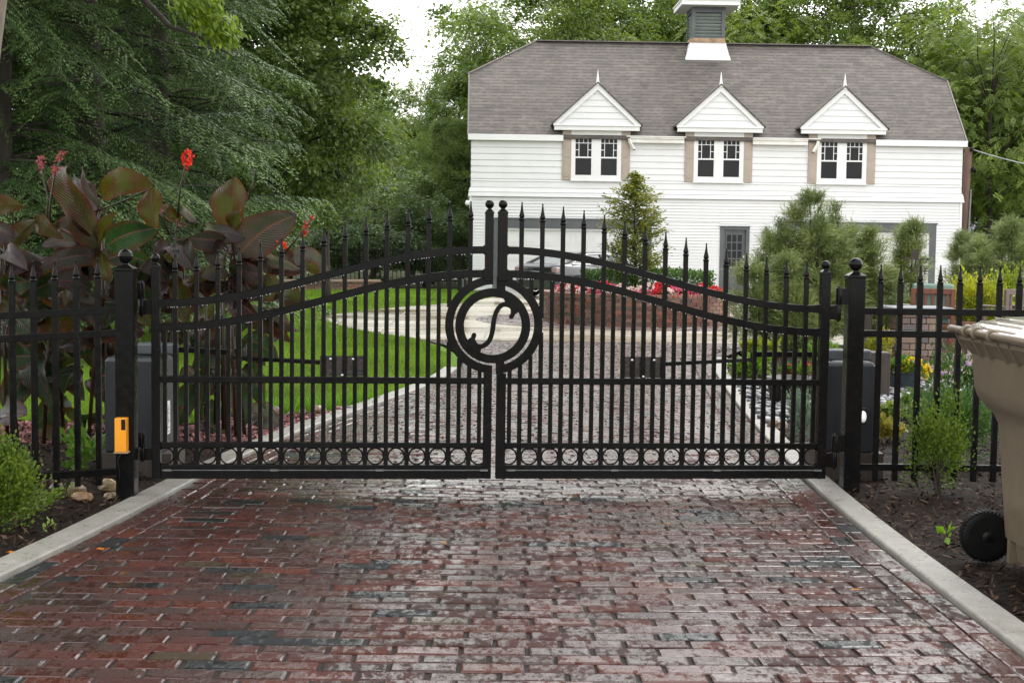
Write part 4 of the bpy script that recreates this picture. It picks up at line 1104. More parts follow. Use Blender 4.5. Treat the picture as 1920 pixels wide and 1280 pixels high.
for s in (-1, 1):
    b.tube([(-1.5, s * .79, .955), (-1.05, s * .705, 1.17), (-.7, s * .69, 1.225), (.1, s * .69, 1.235), (.5, s * .71, 1.17), (.95, s * .79, .96)], .014, 5); b.tube([(-1.55, s * .825, .945), (.98, s * .825, .93)], .013, 5)
b.build('chrome_trim', M_['chrome'], car)
for s in (-1, 1):
    b = MB(); b.bx(-2.19, -2.02, s * .46, s * .80, .70, .86); b.build('tail_light', M_['lens'], car, bevel=.03)
b = MB(); b.sections([[(x, -w__, .26), (x, -w__, .50), (x, w__, .50), (x, w__, .26)] for x, w__ in ((-2.30, .6), (-2.24, .8), (-2.0, .9))]); b.build('bumper', M_['carpaint'], car, bevel=.03)
MB().bx(-2.215, -2.195, -.16, .16, .60, .74).build('number_plate', M_['plate'], car, bevel=.005)
for x in (-1.35, 1.4):
    for s in (-1, 1):
        rm = Matrix.Rotation(R(90), 3, 'X'); b = MB(); b.lathe([(.2, -.1), (.31, -.1), (.325, -.06), (.325, .06), (.31, .1), (.2, .1)], (x, s * .84, .325), 24, rm); wl = b.build('wheel', M_['rubber'], car)
        b = MB(); b.lathe([(.21, -.105), (.19, -.107), (.05, -.09), (.05, .09), (.19, .107), (.21, .105)], (x, s * .84, .325), 24, rm); b.build('rim', M_['chrome'], wl)

# ================================================================== BRICK PLANTER
pc = Vector((2.42, 27.15, 0)); PRX, PRY = 1.77, 1.77
planter = thing('brick_planter', 'round red brick planter in the forecourt, filled with begonias and a clipped hedge', 'planter', pc)
V = []; F = []; C = []; r = np.random.default_rng(21)
ROT = [(.16, .055, .035), (.2, .075, .048), (.12, .05, .038), (.24, .12, .085), (.1, .06, .05), (.19, .1, .07), (.26, .085, .05)]
b = MB()
for k in range(7):
    n = 50; z = .035 + k * .0715
    for j in range(n):
        a = 2 * math.pi * (j + .5 * (k % 2)) / n; c = ROT[r.integers(len(ROT))]; q = r.uniform(.75, 1.2); c = tuple(v * q for v in c)
        M = Matrix.Rotation(a, 3, 'Z'); b.box((math.cos(a) * PRX, math.sin(a) * PRY, z), (.10, 2 * math.pi * PRX / n - .014, .060), M, c)
n = 110
for j in range(n):
    a = 2 * math.pi * j / n; c = ROT[r.integers(len(ROT))]; q = r.uniform(.8, 1.25); c = tuple(v * q for v in c)
    b.box((math.cos(a) * (PRX - .03), math.sin(a) * (PRY - .03), .545), (.19, 2 * math.pi * PRX / n - .012, .055), Matrix.Rotation(a, 3, 'Z'), c)
b.build('brick_wall', M_['brick'], planter)
b = MB(); b.lathe([(PRX + .030, -.03), (PRX + .030, .515), (PRX - .1, .515), (PRX - .1, -.03)], (0, 0, 0), 64, smooth=False); b.build('mortar', surf('mortar', (.33, .3, .26), (.25, .22, .19), 20, (.6, .8)), planter)
b = MB(); b.lathe([(.01, .46), (PRX - .09, .44), (PRX - .09, .3)], (0, 0, 0), 40, smooth=False); b.build('soil', M_['mulch'], planter)
# paving ring laid round the planter
V = []; F = []; C = []; r = np.random.default_rng(22)
for k in range(12):
    rad = PRX + .16 + k * .105; n = int(2 * math.pi * rad / .21)
    for j in range(n):
        a = 2 * math.pi * (j + .5 * (k % 2)) / n
        cy = pc.y + rad * math.sin(a)
        if cy < 21.3: continue
        paver(V, F, C, pc.x + rad * math.cos(a), cy, .0475, .098, a, r, (lambda q_: tuple(v * 1.3 + .02 for v in q_[:3]) + (q_[3],))(brick_col(r, .05)), zb=.014)
tag(bricks_to_obj('forecourt_paving', V, F, C, M_['brick_wet']), kind='structure')

# low brick edging wall at the back of the lawn
wl0 = at(470, 540, 41.5); wl1 = at(712, 540, 43)
L_ = (Vector((wl1.x, wl1.y, 0)) - Vector((wl0.x, wl0.y, 0))).length
lw = thing('brick_wall', 'low red brick edging wall at the back of the lawn below the iron fence', 'wall', (wl0.x, wl0.y, 0), math.atan2(wl1.y - wl0.y, wl1.x - wl0.x))
b = MB(); r = np.random.default_rng(5)
for k in range(5):
    n = int(L_ / .23)
    for j in range(n):
        if k == 4: continue
        c = ROT[r.integers(len(ROT))]; q = r.uniform(.75, 1.2); b.box(((j + .5 * (k % 2)) * .23 + .1, 0, .01 + k * .075), (.216, .1, .066), None, tuple(v * q for v in c))
b.build('brick_courses', M_['brick'], lw)
b = MB(); b.bx(.0, L_, -.12, .12, .275, .34); b.build('coping', M_['brick'], lw); lw.children[-1].data.color_attributes['Col'].data.foreach_set('color', np.tile(np.array([.3, .2, .15, 1], np.float32), len(lw.children[-1].data.vertices)))
# far iron fence
f0 = at(420, 540, 44.6); f1 = at(884, 540, 45.2); L_ = f1.x - f0.x
ff = thing('iron_fence', 'distant black iron fence along the wood behind the lawn', 'fence', (f0.x, f0.y, 0), math.atan2(f1.y - f0.y, f1.x - f0.x))
for z in (.25, 1.0, 1.22): MB().bx(0, L_, -.018, .018, z, z + .045).build('rail', M_['iron'], ff)
pk0 = None
for k in range(int(L_ / .135)):
    if k % 16 == 0:
        MB().bx(k * .135 - .03, k * .135 + .03, -.035, .035, 0, 1.5).build('post', M_['iron'], ff); continue
    if pk0 is None: pk0 = MB().bx(-.011, .011, -.011, .011, .1, 1.42).build('picket', M_['iron'], ff); pk0.location.x = k * .135
    else: c = pk0.copy(); COL.objects.link(c); c.parent = ff; c.location.x = k * .135

# ================================================================== UTILITY POLE, WIRES, NEIGHBOUR
t0 = at(1816, 277, 47.5); t1 = at(1803, 470, 47.5); dv = (t0 - t1) / (t0.z - t1.z); base = t1 + dv * (-.1 - t1.z)
pole = thing('utility_pole', 'leaning brown wooden utility pole behind the right corner of the house', 'utility pole', base)
b = MB(); b.tube([Vector((0, 0, 0)), t0 - base], [.16, .125], 12); b.build('shaft', M_['pole'], pole)
b = MB(); b.tube([Vector((.19, -.08, .3)), t1 - base + Vector((.17, -.08, 0)), (t0 - base) * .72 + Vector((.15, -.08, 0))], .035, 6); b.build('conduit', M_['rod'], pole)
b = MB(); b.lathe([(.06, 0), (.075, .05), (.05, .12)], t0 - base + Vector((.06, -.12, -.12)), 8); b.build('insulator', M_['blackplastic'], pole); b = MB(); b.ball(t0 - base + Vector((.17, -.1, -.75)), .1, 8, 6); b.build('cable_drum', M_['blackplastic'], pole)
def wire(p0, p1, sag, label):
    o = Vector(p0); pts = []
    for i in range(17):
        t = i / 16; p = Vector(p0).lerp(Vector(p1), t); p.z -= sag * 4 * t * (1 - t); pts.append(p - o)
    b = MB(); b.tube(pts, .019, 5); x = b.build('overhead_wire', M_['wire'], origin=(0, 0, 0)); x.location = o; tag(x, label, 'wire')
wire(t0 + Vector((.1, 0, -.05)), at(2150, 330, 45), .25, 'thick pale cable running right from the top of the leaning pole')
wire(at(1868, 356, 58), at(2200, 351, 55), .1, 'thin wire crossing the trees, nearly level, right of the pole')
wire(at(1862, 380, 58), at(2200, 402, 55), .1, 'thin wire sagging low through the trees, lowest of the three wires')
nb0 = at(1830, 520, 74)
nb = thing('neighbour_house', 'pale house with grey gable half hidden by trees right of the pole', 'house', (nb0.x, 74, 0))
b = MB(); b.bx(0, 9, 0, 8, -.1, 2.6); siding(b, 0, 9, 0, 2.6, .2, 0); b.build('wall', M_['white'], nb)
b = MB(); b.prism([(-.4, 2.5), (9.4, 2.5), (3.2, 6.6), (2.2, 6.6)], lambda a, c, t: (a, t, c), -.4, 8.4); b.build('roof', M_['greyroof'], nb)
b = MB(); b.prism([(1.55, 3.0), (3.85, 3.0), (2.7, 5.9)], lambda a, c, t: (a, t, c), -.55, -.41); b.build('gable', M_['white'], nb)

# ================================================================== GARDEN FURNITURE ON THE RIGHT
# paved patio
PAT = [G2(1655, 640), (10.5, 21.3), (10.0, 17.0), (8, 14.0), G2(1925, 716), G2(1850, 724), G2(1760, 722), G2(1690, 706), G2(1655, 690)]
flat('patio_bed', PAT, -.008, M_['grit'])
V = []; F = []; C = []; r = np.random.default_rng(31); y = 13.6; row = 0
while y < 21.2:
    x = 3.2 + (row % 2) * .119
    while x < 10.6:
        if inpoly(np.array([x]), np.array([y]), PAT)[0]: paver(V, F, C, x, y, .111, .0475, 0, r, (lambda q_: tuple(v * 1.25 + .02 for v in q_[:3]) + (q_[3],))(brick_col(r, .04)), zb=.004)
        x += .238
    y += .0995; row += 1
tag(bricks_to_obj('patio_paving', V, F, C, M_['brick_wet']), kind='structure')
# block pillar table
p = gnd(1722, 668)
tb = thing('fire_table', 'stone-block pedestal table with a dark slab top on the patio', 'table', (p.x, p.y + .25, 0), R(4))
b = MB(); r = np.random.default_rng(41); hgt = .62; n = 7; BL = [(.22, .15, .11), (.17, .12, .1), (.12, .105, .105), (.26, .19, .14), (.2, .15, .13)]
for k in range(n):
    h = hgt / n
    for j in range(3):
        o = -.27 + (.18 if k % 2 == 0 else .18) * j + (.0 if k % 2 == 0 else .0); ws = ((.24, .14, .16), (.12, .22, .2))[k % 2]; x0 = -.27 + sum(ws[:j])
        for (yy, dy) in ((-.2, .14), (.2, .14)):
            c = BL[r.integers(len(BL))]; b.box((x0 + ws[j] / 2, yy, h * (k + .5)), (ws[j] - .008, dy, h - .008), None, c)
    for sx in (-1, 1): b.box((sx * .2, 0, h * (k + .5)), (.14, .25, h - .008), None, BL[r.integers(len(BL))])
b.build('block_pillar', M_['block'], tb, bevel=.008)
MB().bx(-.42, .42, -.36, .36, hgt + .002, hgt + .055).build('slab_top', M_['greyroof'], tb, bevel=.01)
def chair(name, label, loc, rz, wood, cushion):
    g = thing(name, label, 'chair', loc, rz)
    for sx in (-.28, .28):
        MB().bx(sx - .03, sx + .03, -.03, .03, 0, .9).build('leg', wood, g, bevel=.004); MB().bx(sx - .03, sx + .03, .46, .52, 0, .62).build('leg', wood, g, bevel=.004)
        b = MB(); b.bx(sx - .05, sx + .05, -.02, .56, .62, .65); b.build('armrest', wood, g, bevel=.004)
    b = MB(); b.bx(-.25, .25, -.025, .025, .82, .9); b.bx(-.25, .25, -.025, .025, .5, .55)
    for k in range(5): x = -.2 + k * .1; b.bx(x - .02, x + .02, -.012, .012, .55, .82)
    b.build('backrest', wood, g, bevel=.004)
    b = MB(); b.bx(-.25, .25, 0, .5, .34, .38); b.build('seat', wood, g, bevel=.004)
    if cushion:
        b = MB(); b.bx(-.29, .29, .03, .15, .46, .97); b.build('back_cushion', M_['cushion'], g, bevel=.04, bseg=3); b = MB(); b.bx(-.25, .25, .12, .52, .382, .48); b.build('seat_cushion', M_['cushion'], g, bevel=.03, bseg=3)
    return g
p = at(1748, 600, 20.2); chair('garden_chair', 'red-brown wooden garden chair with green cushion beyond the block table', (p.x, 20.2, 0), R(-14), M_['redwood'], True)
p = at(1915, 600, 20.4); chair('garden_chair', 'weathered grey wooden garden chair at the right edge behind the yellow shrub', (p.x, 20.4, 0), R(20), M_['greywood'], False)
p = at(1828, 610, 20.8)
g = thing('planter_box', 'long low red-brown wooden planter box below the yellow shrub', 'planter', (p.x, 20.8, 0))
for k in range(3):
    MB().bx(-.42, .42, -.2, -.175, .05 + k * .1, .14 + k * .1).build('board', M_['redwood'], g)
b = MB(); b.bx(-.46, -.4, -.2, .2, 0, .4); b.bx(.4, .46, -.2, .2, 0, .4); b.bx(-.47, .47, -.23, -.15, .36, .40); b.bx(-.4, .4, -.17, .2, .05, .3); b.build('frame', M_['redwood'], g)
# white cushion seat edge behind the posts
p = at(1672, 618, 20.6)
g = thing('seat_shell', 'curved white seat shell between the block table and the gate post', 'chair', (p.x, 20.6, 0), R(12))
b = MB(); pts = [(-.02, .02), (.10, .12), (.16, .3), (.15, .5), (.10, .66)]
b.sections([[(x + .0, -.25, z), (x + .05, -.25, z), (x + .05, .25, z), (x, .25, z)] for x, z in pts]); b.build('shell', M_['trim'], g, bevel=.01)
b = MB(); b.bx(-.02, .22, -.2, .2, .0, .04); b.build('foot', M_['steel'], g)
# flower pot with yellow begonias (foliage added with the plants)
pp = gnd(1698, 735); POT = Vector((pp.x, pp.y + .12, 0))
pot = thing('flower_pot', 'blue-grey glazed pot of yellow flowers among the river stones', 'flower pot', POT)
b = MB(); b.lathe([(.10, 0), (.125, .04), (.155, .15), (.175, .2), (.18, .205), (.165, .2), (.14, .17)], (0, 0, .0), 28); b.build('pot', M_['potblue'], pot)
pp = gnd(1487, 760); TUB = Vector((pp.x, pp.y + .15, 0))
tub = thing('tub_planter', 'wide dark tub standing on river stones behind the right gate leaf', 'planter', TUB)
b = MB(); b.lathe([(.15, 0), (.18, .03), (.225, .22), (.235, .225), (.235, .25), (.215, .25), (.2, .2)], (0, 0, 0), 28); b.build('tub', M_['potdark'], tub)
for (px, pyb, pyt, wd, Y, lab) in ((1644, 745, 659, .20, 12.9, 'short broad timber stump post beside the grey opener box'), (1625, 662, 588, .11, 17.0, 'slim dark timber post behind the right gate post, taller of the two')):
    a = gnd(px, pyb); h = at(px, pyt, a.y).z
    g = MB().bx(-wd / 2, wd / 2, -wd / 2, wd / 2, -.02, h).build('timber_post', M_['timber'], bevel=.012); g.location = (a.x, a.y, 0); tag(g, lab, 'post')
# weathervane on a garden stake
a = gnd(1720, 640); Y = 20.0; a = at(1718, 600, Y); vz = at(1718, 486, Y).z
vn = thing('weathervane', 'rusty weathervane with crested helmet and arrow in front of the shrubs', 'weathervane', (a.x, Y, 0))
MB().tube([(0, 0, 0), (0, 0, vz + .03)], .008, 8).build('rod', M_['vane'], vn)
s = Y / FPX
b = MB(); fn = lambda x, z, t: (x * s, t, vz + z * s)
b.prism([(-26, -1), (16, -1), (16, -3.5), (22, 0), (16, 3.5), (16, 1), (-26, 1)], fn, -.004, .004)
b.prism([(-27, 4), (-19, 4), (-19, -4), (-27, -4), (-25, 0)], fn, -.0045, .0045); b.build('arrow', M_['vane'], vn)
b = MB()
b.prism([(-9, 1), (-11, 8), (-9, 12), (-4, 14), (1, 12), (2, 8), (-1, 8), (-1, 5), (2, 4), (0, 1)], fn, -.004, .004)
b.strip([((-14, 4), (-11, 5)), ((-14, 10), (-11, 9.5)), ((-11, 16), (-9, 12.6)), ((-5, 19), (-4.5, 14.8)), ((2, 17), (.5, 13))], fn, -.0044, .0044); b.build('helmet', M_['vane'], vn)
b = MB(); zb = -23
b.prism([(-22, zb), (12, zb), (12, zb + 1.5), (-22, zb + 1.5)], fn, -.004, .004); b.build('cross_arm', M_['vane'], vn)
b = MB()
b.prism([(12, zb - 5), (14, zb - 5), (14, zb + 6), (12, zb + 6)], fn, -.004, .004)
for k in (-5, -.3, 4.4): b.prism([(14, zb + k), (19, zb + k), (19, zb + k + 1.7), (14, zb + k + 1.7)], fn, -.004, .004)
b.build('letter', M_['vane'], vn)

# ================================================================== WHEELED CART
cart = thing('wheeled_cart', 'beige wheeled refuse cart standing on the mulch at the right edge', 'refuse cart', (2.3, 6.4, 0))
CX, CY = 2.3, 6.4
def csq(z, xb, xf, y0, y1, r_=.05):
    pts = []
    for (cx, cy, a0) in ((xb + r_, y0 + r_, 180), (xf - r_, y0 + r_, 270), (xf - r_, y1 - r_, 0), (xb + r_, y1 - r_, 90)):
        for k in range(5):
            a = R(a0 + 90 * k / 4); pts.append((cx + r_ * math.cos(a) - CX, cy + r_ * math.sin(a) - CY, z))
    return pts
b = MB()
b.sections([csq(.13, 2.30, 2.80, 5.62, 6.40), csq(.30, 2.288, 2.82, 5.61, 6.415), csq(.60, 2.268, 2.86, 5.60, 6.435), csq(.655, 2.262, 2.865, 5.60, 6.44), csq(.70, 2.24, 2.87, 5.59, 6.445), csq(.74, 2.20, 2.875, 5.59, 6.45), csq(.78, 2.166, 2.88, 5.58, 6.455), csq(.82, 2.152, 2.885, 5.58, 6.46), csq(.975, 2.142, 2.90, 5.56, 6.48),
            csq(.98, 2.135, 2.905, 5.555, 6.485), csq(1.035, 2.10, 2.93, 5.53, 6.51), csq(1.04, 2.092, 2.94, 5.52, 6.52), csq(1.06, 2.092, 2.94, 5.52, 6.52)], smooth=True)
cb = b.build('body', M_['tan'], cart, sharp=38)
b = MB(); b.sections([csq(.03, 2.34, 2.78, 5.66, 6.36), csq(.129, 2.325, 2.79, 5.64, 6.38)]); b.bx(2.30 - CX, 2.36 - CX, 5.99 - CY, 6.02 - CY, .02, .135); b.bx(2.30 - CX, 2.36 - CX, 6.3 - CY, 6.33 - CY, .02, .135); b.build('axle_housing', M_['tan'], cart)
b = MB(); xb_ = 2.064 - CX; b.tube([(xb_ + .01, 6.515 - CY, 1.082), (xb_, 6.5 - CY, 1.088), (xb_, 5.54 - CY, 1.088), (xb_ + .01, 5.525 - CY, 1.082)], .0165, 12)
b.ball((xb_, 6.515 - CY, 1.086), .019, 10, 8); b.build('handle_bar', M_['tan'], cart)
for yy in (6.49, 6.28, 6.15, 5.95, 5.82):
    b = MB(); b.prism([(2.068 - CX, 1.083), (2.10 - CX, 1.07), (2.138 - CX, .975), (2.128 - CX, .965)], lambda a_, c_, t: (a_, yy - CY + t, c_), -.006, .006); b.build('rib', M_['tan'], cart)
for yy in (6.28, 6.15, 5.95):
    b = MB(); b.tube([(xb_ + .022 * math.cos(t), yy - CY, 1.088 + .022 * math.sin(t)) for t in np.linspace(0, 2 * math.pi, 15)[:-1]], .0085, 8, closed=True); b.build('hinge_loop', M_['tan'], cart)
b = MB()
b.sections([csq(1.064, 2.085, 2.96, 5.51, 6.53, .06), csq(1.085, 2.08, 2.965, 5.505, 6.535, .06), csq(1.10, 2.11, 2.95, 5.53, 6.51, .06), csq(1.125, 2.17, 2.9, 5.58, 6.46, .06), csq(1.15, 2.27, 2.84, 5.65, 6.39, .06), csq(1.165, 2.42, 2.72, 5.76, 6.28, .06)], smooth=True); b.build('lid', M_['tanlid'], cart)
b = MB()
for k in range(3): b.tube([(2.12 - CX + k * .05, 5.84 - CY + k * .05, 1.107 + k * .019), (2.12 - CX + k * .05, 6.46 - CY - k * .05, 1.107 + k * .019)], .006, 6)
b.build('lid_ridge', M_['tanlid'], cart)
for yy in (6.44, 5.60):
    rm = Matrix.Rotation(R(90), 3, 'X'); wx = 2.238 - CX
    b = MB(); b.lathe([(.085, -.03), (.108, -.03), (.119, -.022), (.119, .022), (.108, .03), (.085, .03)], (wx, yy - CY, .118), 36, rm)
    for k in range(40):
        a_ = 2 * math.pi * k / 40; b.box((wx + .1195 * math.cos(a_), yy - CY, .118 + .1195 * math.sin(a_)), (.007, .05, .008), Matrix.Rotation(-a_, 3, 'Y'))
    wh = b.build('wheel', M_['rubber'], cart)
    b = MB(); b.lathe([(.085, -.022), (.03, -.016), (.022, -.04), (.0, -.04)], (wx, yy - CY, .118), 28, rm.inverted() @ Matrix.Identity(3)); b.lathe([(.085, -.02), (.085, .02)], (wx, yy - CY, .118), 28, rm)
    for k in range(8):
        a_ = R(45 * k + 20); b.bar((wx + .028 * math.cos(a_), yy - CY - .023, .118 + .028 * math.sin(a_)), (wx + .08 * math.cos(a_), yy - CY - .023, .118 + .08 * math.sin(a_)), .006, .008, (0, 1, 0))
    b.build('hub', M_['blackplastic'], wh)

# ================================================================== ROCKS, PEBBLES
def rock(px, py, w, h, col, label, seed, grp, name='rock'):
    p = gnd(px, py); s = (p.y / FPX); rr = random.Random(seed); o = MB(); n = 12; m = 7
    ball = MB(); st = random.getstate(); random.seed(seed); ball.ball((0, 0, 0), 1, n, m, (1, .75, 1), col, .16); random.setstate(st)
    # chisel a few flat faces
    vs = [Vector(v) for v in ball.v]
    for _ in range(6):
        nn = Vector((rr.gauss(0, 1), rr.gauss(0, 1), rr.gauss(0, .8))).normalized(); d = rr.uniform(.55, .8)
        vs = [v - nn * max(v.dot(nn) - d, 0) for v in vs]
    ball.v = [(v.x * w * s / 2, v.y * w * s / 2, v.z * h * s / 2 * 1.25) for v in vs]; ball.sm = [False] * len(ball.f)
    q = ball.build(name, M_['stone'], bevel=0); q.location = (p.x, p.y + w * s * .3, h * s * .32); q.rotation_euler = (0, rr.uniform(-.1, .1), rr.uniform(-.4, .4)); tag(q, label, 'rock', grp)
rock(140, 929, 38, 27, (.5, .38, .24), 'pale tan angular rock, highest of the pile left of the gate post', 1, 'rocks at the foot of the left fence')
rock(103, 928, 30, 26, (.28, .17, .13), 'rounded reddish rock left of the pale tan rock', 2, 'rocks at the foot of the left fence')
rock(150, 938, 50, 15, (.45, .27, .13), 'flat orange-brown slab lying in front of the pale tan rock', 3, 'rocks at the foot of the left fence')
rock(200, 924, 44, 26, (.52, .4, .22), 'round-topped sandy rock touching the left gate post', 4, 'rocks at the foot of the left fence')
rock(205, 934, 34, 12, (.46, .36, .24), 'thin sandy slab in front of the left gate post', 5, 'rocks at the foot of the left fence')
rock(84, 910, 32, 22, (.22, .14, .11), 'tilted dark red rock under the fence rail', 6, 'rocks at the foot of the left fence')
rock(52, 926, 36, 22, (.1, .105, .115), 'smooth blue-grey rock beside the left bush', 7, 'rocks at the foot of the left fence')
k = 20
for px, py, w_, h_, c, lb in ((598, 775, 30, 16, (.5, .37, .26), 'pale pinkish stone, largest on the lawn edge'), (632, 772, 24, 13, (.38, .2, .15), 'reddish stone on the lawn edge right of the largest one'), (655, 769, 22, 11, (.1, .085, .08), 'dark stone at the right end of the lawn edge'), (517, 777, 20, 16, (.42, .34, .24), 'brown stone on the lawn edge behind the eighth picket'), (566, 777, 18, 11, (.3, .3, .26), 'grey stone on the lawn edge left of the largest one'),
                          (477, 783, 16, 15, (.5, .38, .22), 'yellowish stone at the left end of the lawn edge'), (545, 779, 14, 9, (.36, .32, .28), 'small dull stone on the lawn edge beside the brown one')):
    rock(px, py, w_, h_, c, lb, k, 'stones along the lawn edge', 'edging_stone'); k += 1
rock(1462, 806, 46, 20, (.3, .22, .17), 'low flat brown boulder beside the right kerb and the river stones', 60, None)
b = MB(); st = random.getstate(); random.seed(9)
RIV = [G2(1378, 722), G2(1455, 722), G2(1520, 740), G2(1515, 765), G2(1480, 790), G2(1432, 800)]
RIV2 = [G2(1640, 735), G2(1700, 722), G2(1790, 722), G2(1860, 726), G2(1850, 742), G2(1760, 765), G2(1655, 778)]
PC = [(.2, .22, .24), (.3, .31, .33), (.1, .11, .125), (.4, .4, .4), (.24, .22, .21), (.15, .17, .2)]
for poly, n in ((RIV, 330), (RIV2, 430)):
    xs = [q[0] for q in poly]; ys = [q[1] for q in poly]; k = 0
    while k < n:
        x = random.uniform(min(xs), max(xs)); y = random.uniform(min(ys), max(ys))
        if not inpoly(np.array([x]), np.array([y]), poly)[0]: continue
        s_ = random.uniform(.022, .05); c = random.choice(PC); q = random.uniform(.7, 1.2)
        b.ball((x, y, s_ * .3 + random.uniform(0, .03)), s_, 8, 5, (random.uniform(.9, 1.5), random.uniform(.7, 1), random.uniform(.45, .7)), tuple(v * q for v in c), .06, Matrix.Rotation(random.uniform(0, 3.1), 3, 'Z')); k += 1
random.setstate(st)
tag(b.build('river_stones', M_['pebble']), kind='stuff')
# ================================================================== TREES
def crown_np(seed, rx, rz, ncl, npc, L, W, cA, cB, flat_=.5, droop=.35, shell=.35, lump=.22, cs=(.13, .24), pinnate=False):
    """leaf clumps spread through an ellipsoid; returns mesh arrays and clump centres (crown centred at origin)"""
    r = np.random.default_rng(seed)
    d = nrm(r.normal(size=(ncl, 3))); rad = (shell + (1 - shell) * r.uniform(0, 1, (ncl, 1)) ** .5)
    ph = r.uniform(0, 6.28, 3)
    lm = 1 + lump * (np.sin(3 * np.arctan2(d[:, 1], d[:, 0]) + ph[0]) * np.cos(2.3 * d[:, 2] + ph[1]) + .6 * np.sin(5 * d[:, 2] + 2 * d[:, 0] + ph[2])).reshape(-1, 1)
    c = d * rad * lm * np.array([rx, rx, rz])
    P = []; A = []; Nn = []; C = []
    for i in range(ncl):
        cr = r.uniform(*cs) * rx; m = int(npc * r.uniform(.6, 1.4))
        q = r.normal(size=(m, 3)) * np.array([cr, cr, cr * flat_]) * .62
        # clumps droop outward at the rim
        q[:, 2] -= droop * (q[:, 0] ** 2 + q[:, 1] ** 2) / max(cr, .1)
        p = c[i] + q
        out = nrm(q * [1, 1, .3] + d[i] * cr * .5)
        a = nrm(out + r.normal(size=(m, 3)) * .5 + np.array([0, 0, -droop]))
        n_ = np.array([0, 0, 1.0]) + .55 * d[i] + r.normal(size=(m, 3)) * .5
        t = np.clip(r.uniform() * .75 + r.normal(0, .18, (m, 1)), 0, 1)
        col = ((1 - t) * np.array(cA) + t * np.array(cB)) * r.uniform(.8, 1.2, (m, 1))
        if pinnate:
            # compound fronds: leaflets in two ranks along a drooping stalk
            k = 7; fr = max(m // (2 * k), 1); p0 = p[:fr]; a0 = nrm(a[:fr] * [1, 1, .4]); n0 = n_[:fr]; c0 = col[:fr]
            sd = nrm(np.cross(n0, a0)); FL_ = r.uniform(.5, .8, (fr, 1)) * L * 4.2
            for j in range(k):
                t_ = (j + 1) / k; base = p0 + a0 * FL_ * t_ - np.array([0, 0, 1]) * FL_ * .45 * t_ * t_
                for s in (-1, 1):
                    P.append(base); A.append(sd * s + a0 * .45 + np.array([0, 0, -.25]) + r.normal(size=(fr, 3)) * .12); Nn.append(n0 + r.normal(size=(fr, 3)) * .2); C.append(c0)
        else:
            P.append(p); A.append(a); Nn.append(n_); C.append(col)
    P = np.concatenate(P); A = np.concatenate(A); Nn = np.concatenate(Nn); C = np.concatenate(C); m = len(P)
    V, Q, CC = leaves(P, A, Nn, L * r.uniform(.7, 1.3, m), W * r.uniform(.7, 1.3, m), C, .15)
    return V, Q, CC, c
def trunk_mb(h0, cz, r0, cl, rx, seed, nl=26, lean=0.0):
    rr = random.Random(seed); b = MB(); top = cz + .25 * rx
    tr = [Vector((lean * z / top + .06 * math.sin(z * .9 + seed), .05 * math.cos(z * .7), z)) for z in np.linspace(-.1, top, 9)]
    b.tube(tr, [r0 * (1.25 if i == 0 else 1 - .75 * i / 8) for i in range(9)], 9)
    idx = rr.sample(range(len(cl)), min(nl, len(cl)))
    for i in idx:
        e = Vector(cl[i]) + Vector((0, 0, cz)); t = min(max((e.z - .35 * (Vector((e.x, e.y, 0)).length)) / top, .25), .93); f = t * 8; j = min(int(f), 7); s = tr[j].lerp(tr[j + 1], f - j)
        m_ = s.lerp(e, .5) + Vector((rr.uniform(-.1, .1) * rx, rr.uniform(-.1, .1) * rx, .08 * rx))
        rb = r0 * (.42 - .25 * t); pts = [s, s.lerp(m_, .55), m_, m_.lerp(e, .6) + Vector((0, 0, .03 * rx)), e]
        b.tube(pts, [rb, rb * .8, rb * .6, rb * .38, rb * .12], 6)
    return b
PROTO = {}
def proto(kind, variant):
    key = (kind, variant)
    if key in PROTO: return PROTO[key]
    s = 100 * variant + len(kind)
    if kind == 'maple':      # dense dark mid-green
        p = dict(rx=3.0, rz=5.2, ncl=330, npc=200, L=.125, W=.10, cA=(.050, .088, .022), cB=(.140, .205, .048), cz=6.6, r0=.2, flat_=.5, droop=.25, cs=(.10, .19))
    elif kind == 'broad':    # mid-green broadleaf, fuller and lighter
        p = dict(rx=3.6, rz=4.4, ncl=260, npc=190, L=.15, W=.10, cA=(.068, .118, .028), cB=(.178, .250, .060), cz=6.4, r0=.2, flat_=.45, droop=.3, cs=(.10, .20))
    elif kind == 'locust':   # pale, feathery drooping fronds
        p = dict(rx=3.6, rz=4.6, ncl=210, npc=250, L=.13, W=.06, cA=(.092, .148, .030), cB=(.230, .295, .060), cz=7.2, r0=.19, flat_=.4, droop=.45, cs=(.12, .22), pinnate=True)
    elif kind == 'airy':     # sparse crown with sky showing through
        p = dict(rx=3.2, rz=4.6, ncl=110, npc=170, L=.14, W=.10, cA=(.064, .108, .025), cB=(.165, .225, .050), cz=7.6, r0=.17, flat_=.35, droop=.3, cs=(.11, .20), shell=.3)
    elif kind == 'small':    # low bluish understorey tree
        p = dict(rx=1.9, rz=1.9, ncl=130, npc=130, L=.10, W=.06, cA=(.060, .100, .045), cB=(.120, .180, .075), cz=2.4, r0=.09, flat_=.4, droop=.3, cs=(.13, .24))
    cz, r0 = p.pop('cz'), p.pop('r0')
    V, Q, C, cl = crown_np(s, **p)
    V = V + np.array([0, 0, cz])
    tb = trunk_mb(0, cz, r0, cl, p['rx'], s)
    root = bpy.data.objects.new('tree', None)
    t = tb.build('trunk', M_['bark']); c = np_obj('crown', V, Q, C, M_['leaf'])
    H = float(np.percentile(V[:, 2], 99.7))
    PROTO[key] = (t.data, c.data, H); bpy.data.objects.remove(t); bpy.data.objects.remove(c); bpy.data.objects.remove(root)
    return PROTO[key]
